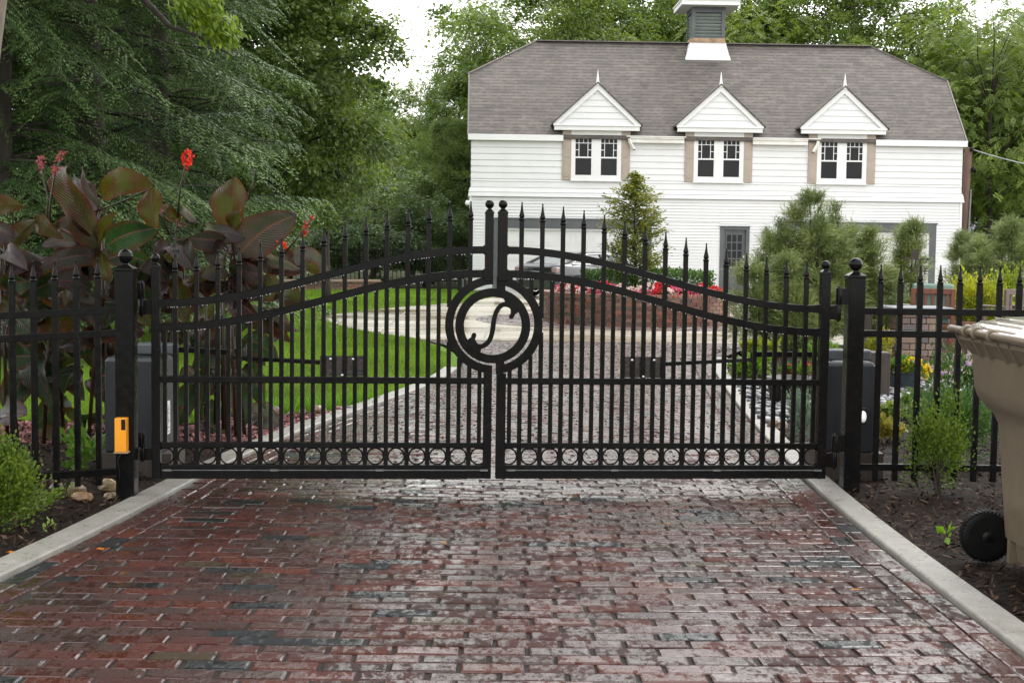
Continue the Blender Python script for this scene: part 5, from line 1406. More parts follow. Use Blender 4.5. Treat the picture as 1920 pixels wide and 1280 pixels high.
NM = {'maple': 'maple_tree', 'broad': 'broadleaf_tree', 'locust': 'locust_tree', 'airy': 'broadleaf_tree', 'small': 'understorey_tree', 'hemlock': 'hemlock_tree'}
def tree(kind, var, px, Y, ytop, label, grp=None, wid=1.0, rz=None, gz=-.1):
    td, cd, H = proto(kind, var) if kind != 'hemlock' else hem(var)
    x = (at(px, 460, Y)).x; h = at(px, ytop, Y).z - gz; s = h / H
    g = thing(NM[kind], label, 'tree', (x, Y, gz), random.uniform(0, 6.28) if rz is None else rz, grp)
    for nm, d in (('trunk', td), ('crown', cd)):
        o = bpy.data.objects.new(nm, d); COL.objects.link(o); o.parent = g
    g.scale = (s * wid, s * wid, s); return g
# --- hemlock: tiers of drooping feathery sprays
HEM = {}
def hem(var):
    if var in HEM: return HEM[var]
    r = np.random.default_rng(500 + var); H = 15.0; b = MB()
    b.tube([Vector((.05 * math.sin(z), 0, z)) for z in np.linspace(-.1, H, 12)], [.24 * (1 - .93 * i / 11) for i in range(12)], 9)
    P = []; A = []; Nn = []; C = []; Ls = []; Ws = []
    for z in np.arange(.9, H - .3, .33):
        for k in range(8):
            az = r.uniform(0, 6.283)
            if var == 0 and 3.7 < z < 5.6 and abs((az + 1.97 + math.pi) % (2 * math.pi) - math.pi) < .5: continue
            bl = 2.9 * (1 - (z / H) ** 1.3) ** .8 * r.uniform(.65, 1.15) + .25
            d = np.array([math.cos(az), math.sin(az), 0]); up = r.uniform(-.12, .30); sag = r.uniform(.14, .36)
            def bp(t): return np.array([0, 0, z]) + d * bl * t + np.array([0, 0, 1]) * bl * (up * t - sag * t * t)
            pts = [Vector(bp(t)) for t in (0, .35, .7, 1)]; b.tube(pts, [.022, .014, .008, .003], 4, caps=False)
            side = np.array([-d[1], d[0], 0]); tone = r.uniform(0, 1)
            nt_ = int(6 + bl * 5)
            for j in range(nt_):
                t = .22 + .78 * (j + r.uniform(0, .6)) / nt_; t = min(t, 1.0); o = bp(t); tl = (.20 + .34 * bl / 3 * (1.15 - t)) * r.uniform(.8, 1.3) + .17
                for s in (-1, 1):
                    td = side * s * .8 + d * .65 + np.array([0, 0, r.uniform(-.32, -.02)]); td /= np.linalg.norm(td)
                    m = 9; tt = (np.arange(m) + .4) / m; base = o + td * tl * tt[:, None] + np.array([0, 0, -1]) * (tl * .35 * tt ** 2)[:, None]
                    pr = np.cross(td, [0, 0, 1]); pr /= np.linalg.norm(pr)
                    for ss in (-1, 1):
                        P.append(base); A.append(np.tile(td * .7 + pr * ss * .55 + np.array([0, 0, -.28]), (m, 1)) + r.normal(0, .1, (m, 3))); Nn.append(np.tile([0, 0, 1.0], (m, 1)) + r.normal(0, .22, (m, 3)))
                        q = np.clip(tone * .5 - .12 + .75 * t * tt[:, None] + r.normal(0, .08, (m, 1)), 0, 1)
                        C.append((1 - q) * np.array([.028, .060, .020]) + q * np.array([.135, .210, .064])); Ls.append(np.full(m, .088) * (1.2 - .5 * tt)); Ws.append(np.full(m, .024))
    P = np.concatenate(P); A = np.concatenate(A); Nn = np.concatenate(Nn); C = np.concatenate(C); Ls = np.concatenate(Ls); Ws = np.concatenate(Ws)
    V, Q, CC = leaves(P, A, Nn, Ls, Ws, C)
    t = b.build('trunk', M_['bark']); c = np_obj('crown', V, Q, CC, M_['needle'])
    HEM[var] = (t.data, c.data, H); bpy.data.objects.remove(t); bpy.data.objects.remove(c); return HEM[var]
def hemt(var, px, Y, h, label, rz, gz=-.1, wid=1.0):
    td, cd, H = hem(var); x = at(px, 460, Y).x; s = h / H
    g = thing('hemlock_tree', label, 'tree', (x, Y, gz), rz, 'hemlocks on the left')
    for nm, d in (('trunk', td), ('crown', cd)):
        o = bpy.data.objects.new(nm, d); COL.objects.link(o); o.parent = g
    g.scale = (s * wid, s * wid, s); return g
hemt(0, 168, 18.5, 17, 'dark hemlock with a brown trunk showing, nearest of the tall hemlocks on the left', .4, wid=.85)
hemt(1, 300, 21.5, 16, 'feathery hemlock reaching right towards the maple, behind the red canna flower', 2.1, wid=.72)
hemt(1, 5, 17.0, 17, 'dark hemlock cut by the left edge of the photo', 4.0, wid=.62)
hemt(0, 262, 24.5, 19, 'tall hemlock standing between and behind the two nearest hemlocks', 1.2, wid=.6)
hemt(0, 85, 27.0, 18, 'shadowed hemlock in the dark gap behind the nearest hemlock', 3.0, wid=.6)
# pale trunk at the very left edge, its crown above the picture
V, Q, C, cl = crown_np(77, 5.2, 3.2, 260, 260, .17, .12, (.035, .075, .016), (.09, .155, .035))
ex = at(-107, 60, 12.0)
g = thing('broadleaf_tree', 'tree whose pale trunk shows at the upper left corner of the photo', 'tree', (ex.x, 12.0, -.02))
tb = trunk_mb(0, 10.2, .125, cl, 5.2, 4, 24, 1.4); tb.build('trunk', M_['bark_pale'], g)
V = V + np.array([1.3, -1.6, 10.2]); np_obj('crown', V, Q, C, M_['leaf'], g)

tree('maple', 0, 505, 29, -330, 'dense maple between the hemlocks and the gap of sky, crown reaching down near the lawn', 'broadleaf trees behind the lawn', .92)
tree('maple', 1, 420, 33, -300, 'dense maple half hidden behind the feathery hemlock', 'broadleaf trees behind the lawn', 1.0)
tree('airy', 0, 612, 37, -120, 'sparse tree leaning into the gap of sky right of the dense maple', 'broadleaf trees behind the lawn', .8)
tree('maple', 0, 250, 36, -200, 'dark tree filling in behind the tall hemlocks', 'broadleaf trees behind the lawn', 1.1, 2.0)
tree('broad', 1, 40, 38, -150, 'tree far back at the left edge behind the hemlocks', 'broadleaf trees behind the lawn', 1.2, 1.0)
# the bright leafy bough over the maple
q0 = at(318, 50, 16.5); q1 = at(440, 108, 16.0)
g = thing('leafy_bough', 'bright yellow-green bough hanging from the top edge in front of the maple', 'branch', q0)
b = MB(); b.tube([Vector((-.9, .3, 1.2)), Vector((-.3, .1, .3)), Vector((0, 0, 0)), (q1 - q0) * .45 + Vector((0, 0, .05)), q1 - q0], [.05, .04, .032, .022, .008], 6); b.build('limb', M_['bark'], g)
pts = []
for px, py in ((362, 6), (378, 20), (392, 30), (385, 48), (400, 52), (412, 60), (405, 38), (372, 34), (420, 66), (396, 66), (355, 20), (384, 8), (366, -6), (345, -12), (400, 15), (415, 45), (428, 72), (432, 58), (424, 38), (350, 2), (338, 8), (376, -14), (396, -4)):
    pts.append(at(px, py, 16.2) - q0)
r = np.random.default_rng(8); P = np.concatenate([np.array(p) + r.normal(0, 1, (44, 3)) * [.075, .06, .05] for p in pts]); m = len(P)
t = r.uniform(0, 1, (m, 1)); Cc = (1 - t) * np.array([.09, .17, .012]) + t * np.array([.24, .33, .02])
V, Q, C = leaves(P, np.array([.5, -.2, -.9]) + r.normal(0, .4, (m, 3)), np.array([.3, -.6, .6]) + r.normal(0, .4, (m, 3)), r.uniform(.07, .13, m), r.uniform(.028, .045, m), Cc)
np_obj('foliage', V, Q, C, M_['leaf'], g)

BG = [('broad', 0, 842, 60, 128, 'rounded tree just left of the house roof, taller of the pair there', .6), ('locust', 1, 775, 66, 96, 'pale misty tree standing highest below the gap of sky', .75), ('broad', 1, 705, 74, 150, 'misty tree at the bottom of the gap of sky', 1.0),
      ('locust', 0, 722, 56, 235, 'yellow-green drooping tree in the wood beneath the gap of sky', .7), ('broad', 0, 648, 60, 150, 'mid-green tree right behind the edge of the dense maple', .55), ('broad', 1, 812, 54, 235, 'leafy tree left of the house wall at eaves height', .7),
      ('maple', 1, 868, 51.5, 205, 'dark tree tucked against the left corner of the house', .75), ('small', 0, 700, 49, 318, 'low bluish-green rounded tree behind the iron fence', 1.3), ('small', 1, 800, 50, 385, 'small light green bushy tree behind the iron fence near the house', 1.2), ('small', 0, 615, 50, 405, 'low bush-like tree behind the iron fence beneath the maple', 1.2),
      ('small', 1, 540, 51, 395, 'low bushy tree behind the canna leaves at the left end of the iron fence', 1.3), ('broad', 1, 590, 66, 80, 'distant tree seen through the sparse crown', .6),
      ('locust', 0, 910, 62, -45, 'tall pale tree above the left end of the roof', .6), ('broad', 0, 1010, 58, -70, 'leafy tree directly behind the left slope of the roof', 1.0), ('maple', 0, 1150, 63, -90, 'dark-limbed tree behind the first dormer', 1.0), ('airy', 1, 1085, 55, -30, 'thin-crowned tree between the first dormer and the cupola', .95),
      ('broad', 1, 1245, 60, -60, 'leafy tree immediately left of the cupola', .9), ('locust', 1, 1395, 57, -50, 'light green tree immediately right of the cupola', .95), ('maple', 1, 1480, 62, -130, 'tall dark tree with bare limbs behind the third dormer', 1.0), ('airy', 0, 1570, 56, -60, 'sparse tree above the right slope of the roof', 1.0),
      ('broad', 0, 1660, 60, -60, 'leafy tree above the right end of the roof ridge', 1.0), ('locust', 0, 1745, 55, 20, 'feathery pale tree beyond the clipped right gable', .9), ('locust', 1, 1850, 52, -30, 'tallest feathery tree right of the house, over the utility pole', 1.05), ('locust', 0, 1935, 56, 10, 'feathery tree cut by the right edge of the photo', 1.1),
      ('broad', 1, 1800, 62, 60, 'mid-green tree behind the utility pole', 1.0), ('broad', 0, 1960, 60, 120, 'darker tree low at the right edge behind the wires', 1.1), ('maple', 0, 1900, 70, 40, 'dark tree filling in behind the neighbouring house', 1.0), ('broad', 0, 1330, 66, -40, 'tree hidden mostly by the cupola', 1.0)]
for i, (k, v, px, Y, yt, lb, wd) in enumerate(BG): tree(k, v, px, Y, yt, lb, 'trees around and behind the house', wd, (i * 1.7) % 6.28)
# far wood closing the view at the base of the trees
P = []; r = np.random.default_rng(55); n = 26000
X = r.uniform(-48, 60, n); Yv = r.uniform(82, 92, n); Zt = 5.5 + 1.2 * np.sin(X * .35) + .8 * np.sin(X * .9 + 1); Zv = r.uniform(0, 1, n) * Zt
t = r.uniform(0, 1, (n, 1)); Cc = (1 - t) * np.array([.03, .065, .014]) + t * np.array([.075, .13, .03])
V, Q, C = leaves(np.stack([X, Yv, Zv], 1), rdir(n, r) + [0, 0, -.3], np.array([0, -.5, .8]) + r.normal(0, .5, (n, 3)), r.uniform(.5, .9, n), r.uniform(.3, .55, n), Cc)
tag(np_obj('far_wood', V, Q, C, M_['leaf']), kind='stuff')

# ================================================================== SHRUBS
def bush(name, label, cat, loc, rx, ry, h, n, L, W, cA, cB, seed, grp=None, stem=True, updir=.6, clumps=40, z0=.08, stemcol='bark', lean=(0, 0), mat='leaf', parent=None, taper=0.0):
    r = np.random.default_rng(seed); k = clumps
    cc = nrm(r.normal(size=(k, 3))) * r.uniform(.35, 1, (k, 1)) ** .6 * .5
    c = np.stack([cc[:, 0] * 2 * rx * .85, cc[:, 1] * 2 * ry * .85, (cc[:, 2] + .5) * (h - z0) * .9 + z0 + .05 * h], 1)
    i = r.integers(0, k, n); cs = .20
    p = c[i] + r.normal(size=(n, 3)) * np.array([rx * cs, ry * cs, h * cs * .6]); p[:, 2] = np.maximum(p[:, 2], z0 * .5)
    if taper: p[:, :2] *= (1 + .35 * taper - taper * p[:, 2] / h)[:, None]; c[:, :2] *= (1 + .35 * taper - taper * c[:, 2] / h)[:, None]
    p[:, 0] += lean[0] * p[:, 2]; p[:, 1] += lean[1] * p[:, 2]
    o = p - np.array([0, 0, h * .35]); a = nrm(nrm(o) + r.normal(size=(n, 3)) * .6 + np.array([0, 0, updir]))
    t = np.clip((r.uniform(0, 1, k))[i].reshape(-1, 1) * .6 + r.uniform(0, .5, (n, 1)), 0, 1); C = (1 - t) * np.array(cA) + t * np.array(cB)
    V, Q, CC = leaves(p, a, np.array([0, -.2, 1]) + r.normal(size=(n, 3)) * .6, L * r.uniform(.6, 1.35, n), W * r.uniform(.7, 1.3, n), C, .12)
    g = thing(name, label, cat, loc, 0, grp) if parent is None else parent
    np_obj('foliage', V, Q, CC, M_[mat], g)
    if stem:
        b = MB(); 
        for j in r.choice(k, min(14, k), replace=False):
            e = Vector(c[j]); e.x += lean[0] * e.z; e.y += lean[1] * e.z
            b.tube([Vector((r.normal(0, .012), r.normal(0, .012), -.02)), Vector((e.x * .3, e.y * .3, e.z * .45)), e], [.012 * max(h, .5), .008 * max(h, .5), .003], 5, caps=False)
        b.build('stem', M_[stemcol], g)
    return g
def cypress(label, px, py, Y, w, h, seed, n=9000, cA=(.050, .085, .022), cB=(.21, .25, .075), spires=5, grp='threadleaf shrubs in the garden'):
    """thread-leaved conifer: upright spires of drooping threads"""
    r = np.random.default_rng(seed); p0 = at(px, py, Y); loc = (p0.x, Y, 0)
    S = [(0, 0, 1.0, .5)] + [(r.uniform(-.36, .36) * w, r.uniform(-.2, .2) * w, r.uniform(.5, .98), r.uniform(.16, .34)) for _ in range(spires)]
    P = []; A = []; C = []
    tot = sum(q[3] for q in S)
    for (sx, sy, hh, ww) in S:
        npl = int(n * ww / tot / 26) + 4
        for _ in range(npl):
            z = r.uniform(.05, 1) ** .8; az = r.uniform(0, 6.283); rad = ww * w * 1.1 * (1 - z) ** .62 * (z + .12) ** .25 * r.uniform(.25, 1.0)
            o = np.array([sx + math.cos(az) * rad * .8, sy + math.sin(az) * rad * .8, z * h * hh])
            d = np.array([math.cos(az) * (.85 - .5 * z), math.sin(az) * (.85 - .5 * z), .55 + .6 * z]) + r.normal(0, .18, 3); d /= np.linalg.norm(d)
            pl = r.uniform(.16, .34) * (1 - .3 * z); k = int(40 * r.uniform(.6, 1.3)); t = r.uniform(0, 1, k)
            sp = r.normal(0, .035, (k, 3)) * (.4 + t[:, None])
            P.append(o + d * pl * t[:, None] - np.array([0, 0, .35]) * (pl * t * t)[:, None] + sp); A.append(d + np.array([0, 0, -.25]) * t[:, None] + r.normal(0, .38, (k, 3)))
            tn = r.uniform(0, .75); q = np.clip(tn + .3 * t[:, None] + r.normal(0, .12, (k, 1)), 0, 1); C.append((1 - q) * np.array(cA) + q * np.array(cB))
    P = np.concatenate(P); A = nrm(np.concatenate(A)); C = np.concatenate(C); m = len(P)
    L = r.uniform(.06, .13, m); W = .0085
    nn = np.array([0, -.6, .8]) + r.normal(0, .4, (m, 3))
    V1, Q1, C1 = leaves(P, A, nn, L, np.full(m, W), C)
    tip = P + A * (L * .8)[:, None]; A2 = nrm(A * [1, 1, .55] + np.array([0, 0, -.22]) + r.normal(0, .2, (m, 3)))
    V2, Q2, C2 = leaves(tip, A2, nn, L * 1.1, np.full(m, W * .85), C * 1.1)
    tip3 = P + A * (L * .4)[:, None]; A3 = nrm(A + r.normal(0, .6, (m, 3)))
    V3, Q3, C3 = leaves(tip3, A3, nn, L * .9, np.full(m, W * .8), C * .95)
    g = thing('threadleaf_shrub', label, 'shrub', loc, 0, grp)
    np_obj('foliage', np.concatenate([V1, V2, V3]), np.concatenate([Q1, Q2 + len(V1), Q3 + len(V1) + len(V2)]), np.concatenate([C1, C2, C3]), M_['needle'], g)
    b = MB()
    for (sx, sy, hh, ww) in S: b.tube([Vector((sx * .3, sy * .3, -.02)), Vector((sx * .8, sy * .8, h * hh * .4)), Vector((sx, sy, h * hh * .93))], [.035, .025, .005], 6, caps=False)
    b.build('stem', M_['bark'], g); return g
hz = lambda px, py, Y: at(px, py, Y).z
cypress('large grey-green threadleaf shrub behind the right end of the gate, biggest of them', 1515, 600, 20.3, 1.75, hz(1520, 376, 20.3), 1, 19000, spires=15)
cypress('threadleaf shrub leaning left of the right gate post, in front of the garage frame', 1625, 600, 20.8, 1.05, hz(1625, 448, 20.8), 2, 10000, spires=7)
cypress('narrow threadleaf shrub behind the weathervane', 1706, 600, 21.6, .62, hz(1708, 428, 21.6), 3, 4500, spires=2)
cypress('threadleaf shrub at the right corner of the house below the pole', 1800, 600, 26, 1.2, hz(1803, 450, 26), 4, 6000, spires=3)
cypress('threadleaf shrub at the right edge behind the yellow shrub', 1892, 600, 25, 1.6, hz(1895, 425, 25), 5, 9000, spires=4)
cypress('low dark threadleaf shrub foot spreading below the gate rails on the right', 1470, 640, 19.6, 1.4, hz(1470, 500, 19.6), 6, 7000, spires=6)
p = at(1830, 600, 22.5); bush('gold_shrub', 'bright yellow-green shrub behind the red-brown planter box', 'shrub', (p.x, 22.5, 0), .50, .45, hz(1830, 524, 22.5), 5200, .075, .034, (.13, .17, .012), (.36, .36, .03), 61, updir=.25)
p = at(1900, 600, 23.5); bush('gold_shrub', 'yellow-green shrub with upright shoots at the right edge', 'shrub', (p.x, 23.5, 0), .5, .45, hz(1895, 520, 23.5), 3600, .075, .03, (.09, .15, .015), (.23, .28, .03), 62, updir=.3)
p = at(1785, 600, 24.0); bush('gold_shrub', 'small yellow shrub against the corner of the white house', 'shrub', (p.x, 24.0, 0), .42, .4, hz(1785, 545, 24.0), 2600, .07, .03, (.13, .17, .012), (.32, .31, .03), 63, updir=.25)
p = at(1648, 640, 17.6); bush('gold_shrub', 'small variegated yellow plant between the gate post and the block table', 'plant', (p.x, 17.6, 0), .2, .18, .36, 700, .07, .03, (.08, .14, .02), (.32, .28, .05), 64, clumps=16)
p = gnd(1760, 925); bush('boxwood', 'young bright green boxwood in the mulch beside the beige cart', 'shrub', (p.x, p.y, 0), .20, .18, .56, 4400, .021, .0155, (.040, .090, .012), (.14, .20, .028), 71, updir=.8, clumps=20, z0=.05, taper=.35)
p = gnd(1822, 880); bush('evergreen_shrub', 'darker green shrub behind the fence between the boxwood and the cart', 'shrub', (p.x, p.y + .35, 0), .30, .28, .50, 5000, .03, .016, (.020, .060, .016), (.070, .135, .035), 72, clumps=40)
p = gnd(10, 992); bush('boxwood', 'large bright green boxwood at the left edge in front of the fence', 'shrub', (p.x - .06, p.y, -.02), .24, .22, .44, 9000, .020, .0155, (.040, .090, .012), (.14, .205, .028), 73, updir=.7, clumps=44, z0=.05, taper=.55)
# low spray of the left boxwood
b0 = gnd(45, 968); b1 = gnd(122, 944)
g = [o for o in bpy.data.objects if o.get('label', '').startswith('large bright green boxwood')][0]
r = np.random.default_rng(74); m = 420; t = r.uniform(0, 1, m)
P = np.array(b0 - g.location)[None, :] * (1 - t)[:, None] + np.array(b1 - g.location + Vector((0, 0, .05)))[None, :] * t[:, None] + r.normal(0, .022, (m, 3)); P[:, 2] = np.abs(P[:, 2]) + .03
q = r.uniform(0, 1, (m, 1)); V, Q, C = leaves(P, np.array([.8, -.1, .4]) + r.normal(0, .5, (m, 3)), np.array([0, -.2, 1]) + r.normal(0, .5, (m, 3)), r.uniform(.015, .026, m), .012, (1 - q) * np.array([.06, .13, .015]) + q * np.array([.17, .24, .03]))
np_obj('spray', V, Q, C, M_['leaf'], g)
for i, (px, py, rx_, h_, n_, L_, W__, a_, c_, lb, yo) in enumerate((
    (1510, 830, .13, .34, 1500, .035, .008, (.07, .12, .11), (.17, .24, .22), 'dwarf blue-green conifer beside the right operator box', .15),
    (1408, 706, .20, .22, 500, .11, .05, (.07, .15, .02), (.17, .28, .04), 'low bright green leafy plant beside the right kerb', 0),
    (1432, 672, .22, .20, 420, .10, .055, (.10, .15, .02), (.27, .30, .04), 'yellow-green hosta clump beneath the large threadleaf shrub', .2),
    (1545, 690, .2, .25, 500, .10, .05, (.05, .11, .02), (.13, .22, .035), 'small green plant behind the right gate hinge', .3),
    (1655, 830, .20, .17, 600, .05, .034, (.10, .12, .025), (.26, .20, .04), 'bronze-tinged low plant behind the right fence', .2),
    (1710, 800, .22, .17, 700, .045, .032, (.05, .11, .02), (.19, .22, .04), 'mixed green low plant below the river stones', .3),
    (1752, 790, .16, .20, 420, .055, .032, (.03, .085, .018), (.1, .17, .03), 'leafy green plant under the pink hibiscus twigs', .4))):
    p = gnd(px, py); bush('garden_plant', lb, 'plant', (p.x, p.y + yo, 0), rx_, rx_ * .8, h_, n_, L_, W__, a_, c_, 80 + i, None, clumps=18, stem=(i in (0, 5, 6)), z0=.02, updir=.6 if i == 0 else .05)
def blooms(g, pts, rad, col, seed, name='flower', npet=9, sz=.03):
    r = np.random.default_rng(seed); P = []; C = []
    for p in pts:
        P.append(np.array(p) + r.normal(0, rad, (npet, 3))); q = r.uniform(.75, 1.2, (npet, 1)); C.append(np.tile(np.array(col), (npet, 1)) * q)
    P = np.concatenate(P); C = np.concatenate(C); m = len(P)
    V, Q, CC = leaves(P, rdir(m, r) + [0, -.3, .2], np.array([0, -.8, .5]) + r.normal(0, .5, (m, 3)), sz * r.uniform(.7, 1.3, m), sz * .85 * np.ones(m), C, .2)
    return np_obj(name, V, Q, CC, M_['petal'], g)
# pink hibiscus twigs by the fence
p = gnd(1790, 790); hib = bush('hibiscus', 'upright twiggy hibiscus with pale pink blooms in front of the patio', 'plant', (p.x, p.y + .2, 0), .30, .2, .62, 420, .07, .032, (.018, .05, .014), (.06, .11, .028), 90, clumps=20)
for px, py in ((1768, 700), (1768, 730), (1812, 686)): blooms(hib, [at(px, py, p.y + .1) - hib.location], .014, (.5, .34, .5), px + py, 'flower', 9, .042)
# small red flowers inside the right gate
p = gnd(1495, 716); rf_ = bush('garden_plant', 'small plant with red blooms behind the right gate leaf', 'plant', (p.x, p.y, 0), .18, .12, .16, 260, .07, .03, (.04, .09, .02), (.1, .18, .03), 92, clumps=12, stem=False)
r = np.random.default_rng(93)
for k in range(14): blooms(rf_, [(r.uniform(-.16, .16), r.uniform(-.1, 0), r.uniform(.1, .2))], .009, (.42, .025, .05), 94 + k, 'flower', 6, .03)
# pot of yellow begonias
r = np.random.default_rng(95); m = 700
pd_ = nrm(r.normal(size=(m, 3))); pd_[:, 2] = np.abs(pd_[:, 2]); P = pd_ * np.array([.225, .2, .15]) * r.uniform(.5, 1, (m, 1)) + [0, 0, .20]
t = r.uniform(0, 1, (m, 1)); V, Q, C = leaves(P, pd_ + r.normal(0, .4, (m, 3)), np.array([0, -.3, 1]) + r.normal(0, .5, (m, 3)), r.uniform(.035, .065, m), r.uniform(.025, .045, m), (1 - t) * np.array([.035, .09, .015]) + t * np.array([.12, .21, .03]))
np_obj('foliage', V, Q, C, M_['leaf'], pot)
Y_ = POT.y - .1
for i, grp_ in enumerate(([(1693, 690), (1698, 686), (1690, 695), (1696, 693)], [(1700, 680), (1706, 677), (1712, 676), (1709, 682)], [(1729, 683), (1733, 688), (1737, 693), (1732, 695), (1740, 698), (1728, 690), (1736, 685), (1741, 692), (1730, 700), (1738, 703), (1733, 705)])):
    blooms(pot, [tuple(at(px, py, Y_) - POT) for px, py in grp_], .014, (.78, .56, .012), 96 + i, 'flower', 16, .04)

# ------------------------------------------------------------------ planter plants
r = np.random.default_rng(101)
# clipped hedge
m = 9000; th = r.uniform(0, 6.283, m); rr_ = np.sqrt(r.uniform(0, 1, m)); px_ = np.cos(th) * rr_ * 1.28; py_ = np.sin(th) * rr_ * .55 + .35
zz_ = np.where(r.uniform(0, 1, m) < .6, .98 + r.normal(0, .03, m) - .12 * rr_ ** 4, r.uniform(.5, .98, m))
edge = r.uniform(0, 1, m) < .45; px_ = np.where(edge, np.cos(th) * 1.28 * r.uniform(.93, 1.04, m), px_); py_ = np.where(edge, np.sin(th) * .55 * r.uniform(.93, 1.04, m) + .35, py_); zz_ = np.where(edge, r.uniform(.5, .98, m), zz_)
t = r.uniform(0, 1, (m, 1)); V, Q, C = leaves(np.stack([px_, py_, zz_], 1), rdir(m, r) + [0, 0, .6], np.array([0, -.5, .8]) + r.normal(0, .5, (m, 3)), r.uniform(.04, .07, m), r.uniform(.025, .04, m), (1 - t) * np.array([.025, .075, .012]) + t * np.array([.075, .15, .022]))
hg = thing('clipped_hedge', 'low clipped green hedge behind the begonias in the brick planter', 'hedge', (pc.x + .25, pc.y, 0)); np_obj('foliage', V, Q, C, M_['leaf'], hg)
b = MB(); 
for k in range(10): b.tube([(-1 + k * .22, .35, .44), (-1 + k * .22 + .03, .36, .9)], .012, 5)
b.build('stem', M_['bark'], hg)
# begonias in a front row
BC = [((.62, .03, .05), 'red'), ((.66, .12, .2), 'pink'), ((.78, .62, .58), 'white')]
BM = {}
def begonia(ci):
    if ci in BM: return BM[ci]
    r = np.random.default_rng(110 + ci); m = 150; d = nrm(r.normal(size=(m, 3))); d[:, 2] = np.abs(d[:, 2]); P = d * np.array([.15, .15, .19]) * r.uniform(.5, 1, (m, 1))
    t = r.uniform(0, 1, (m, 1)); V, Q, C = leaves(P, d + r.normal(0, .4, (m, 3)), d + r.normal(0, .4, (m, 3)), r.uniform(.04, .07, m), .045, (1 - t) * np.array([.04, .03, .015]) + t * np.array([.05, .08, .02]))
    f = np_obj('foliage', V, Q, C, M_['leaf']); d = nrm(r.normal(size=(95, 3))); d[:, 2] = np.abs(d[:, 2]); pts = d * np.array([.165, .165, .215])
    mixc = BC[ci][0]; fl = blooms(None, [tuple(q) for q in pts], .01, mixc, 120 + ci, 'flower', 5, .032)
    BM[ci] = (f.data, fl.data); bpy.data.objects.remove(f); bpy.data.objects.remove(fl); return BM[ci]
LBL = ['deep red begonia clump in the front row of the brick planter', 'pink begonia clump in the front row of the brick planter', 'white begonia clump in the front row of the brick planter']
seq = [1, 2, 0, 1, 0, 2, 0, 1, 2, 0, 1, 1, 2, 2, 1, 0, 0, 1, 0, 0, 1, 2]
for row, rad in ((0, 1.52), (1, 1.30)):
    for j in range(22):
        a = R(187 + (353 - 187) * (j + .5 * row) / 21.5); ci = seq[(j + 3 * row) % 22] if (j + row) % 3 else seq[(j * 7 + row) % 22]
        g = thing('begonia', LBL[ci], 'flowering plant', (pc.x + math.cos(a) * rad, pc.y + math.sin(a) * rad, .455), random.uniform(0, 6), 'begonias in the brick planter')
        s = random.uniform(.85, 1.2); g.scale = (s, s, s * (1.0 + .25 * row))
        for nm, d in zip(('foliage', 'flower'), begonia(ci)):
            o = bpy.data.objects.new(nm, d); COL.objects.link(o); o.parent = g
# small tree in the planter
ty = pc.y + .2; tp = at(1190, 500, ty); hz_ = at(1195, 322, ty).z - .45
g = thing('ornamental_tree', 'small bronze-green layered tree growing in the brick planter', 'tree', (tp.x, ty, .45))
r = np.random.default_rng(131); P = []; A = []; C = []; b = MB(); b.tube([Vector((.02 * math.sin(z * 3), 0, z)) for z in np.linspace(-.05, hz_ * .95, 9)], [.035 * (1 - .85 * i / 8) for i in range(9)], 7)
for z in np.arange(.32, hz_ * .99, .055):
    f = z / hz_; ln = (.28 + .30 * math.sin(math.pi * min(f * 1.05, 1)) ** .8) * (1 if f < .8 else max((1 - f) / .2, .12)) * r.uniform(.7, 1.2)
    for k in range(5):
        az = r.uniform(0, 6.283); d = np.array([math.cos(az), math.sin(az), .40]); L_ = ln * r.uniform(.7, 1.15); o = np.array([0, 0, z])
        b.tube([Vector(o), Vector(o + d * L_ * .5 + [0, 0, .03]), Vector(o + d * L_)], [.009, .006, .002], 4, caps=False)
        m = int(22 + 62 * L_); t = r.uniform(.25, 1.05, m); p = o + d * L_ * t[:, None] + r.normal(0, .05, (m, 3)) * [1, 1, .4]; P.append(p); A.append(np.tile(d * [1, 1, -.2], (m, 1)) + r.normal(0, .6, (m, 3)))
        q = np.clip(r.normal(.45, .25) + r.normal(0, .2, (m, 1)), 0, 1); C.append((1 - q) * np.array([.095, .145, .024]) + q * np.array([.23, .225, .045]))
P = np.concatenate(P); A = np.concatenate(A); C = np.concatenate(C); m = len(P)
V, Q, CC = leaves(P, A, np.array([0, -.2, 1]) + r.normal(0, .5, (m, 3)), r.uniform(.05, .085, m), r.uniform(.025, .045, m), C, .1)
np_obj('crown', V, Q, CC, M_['leaf'], g); b.build('trunk', M_['bark'], g)

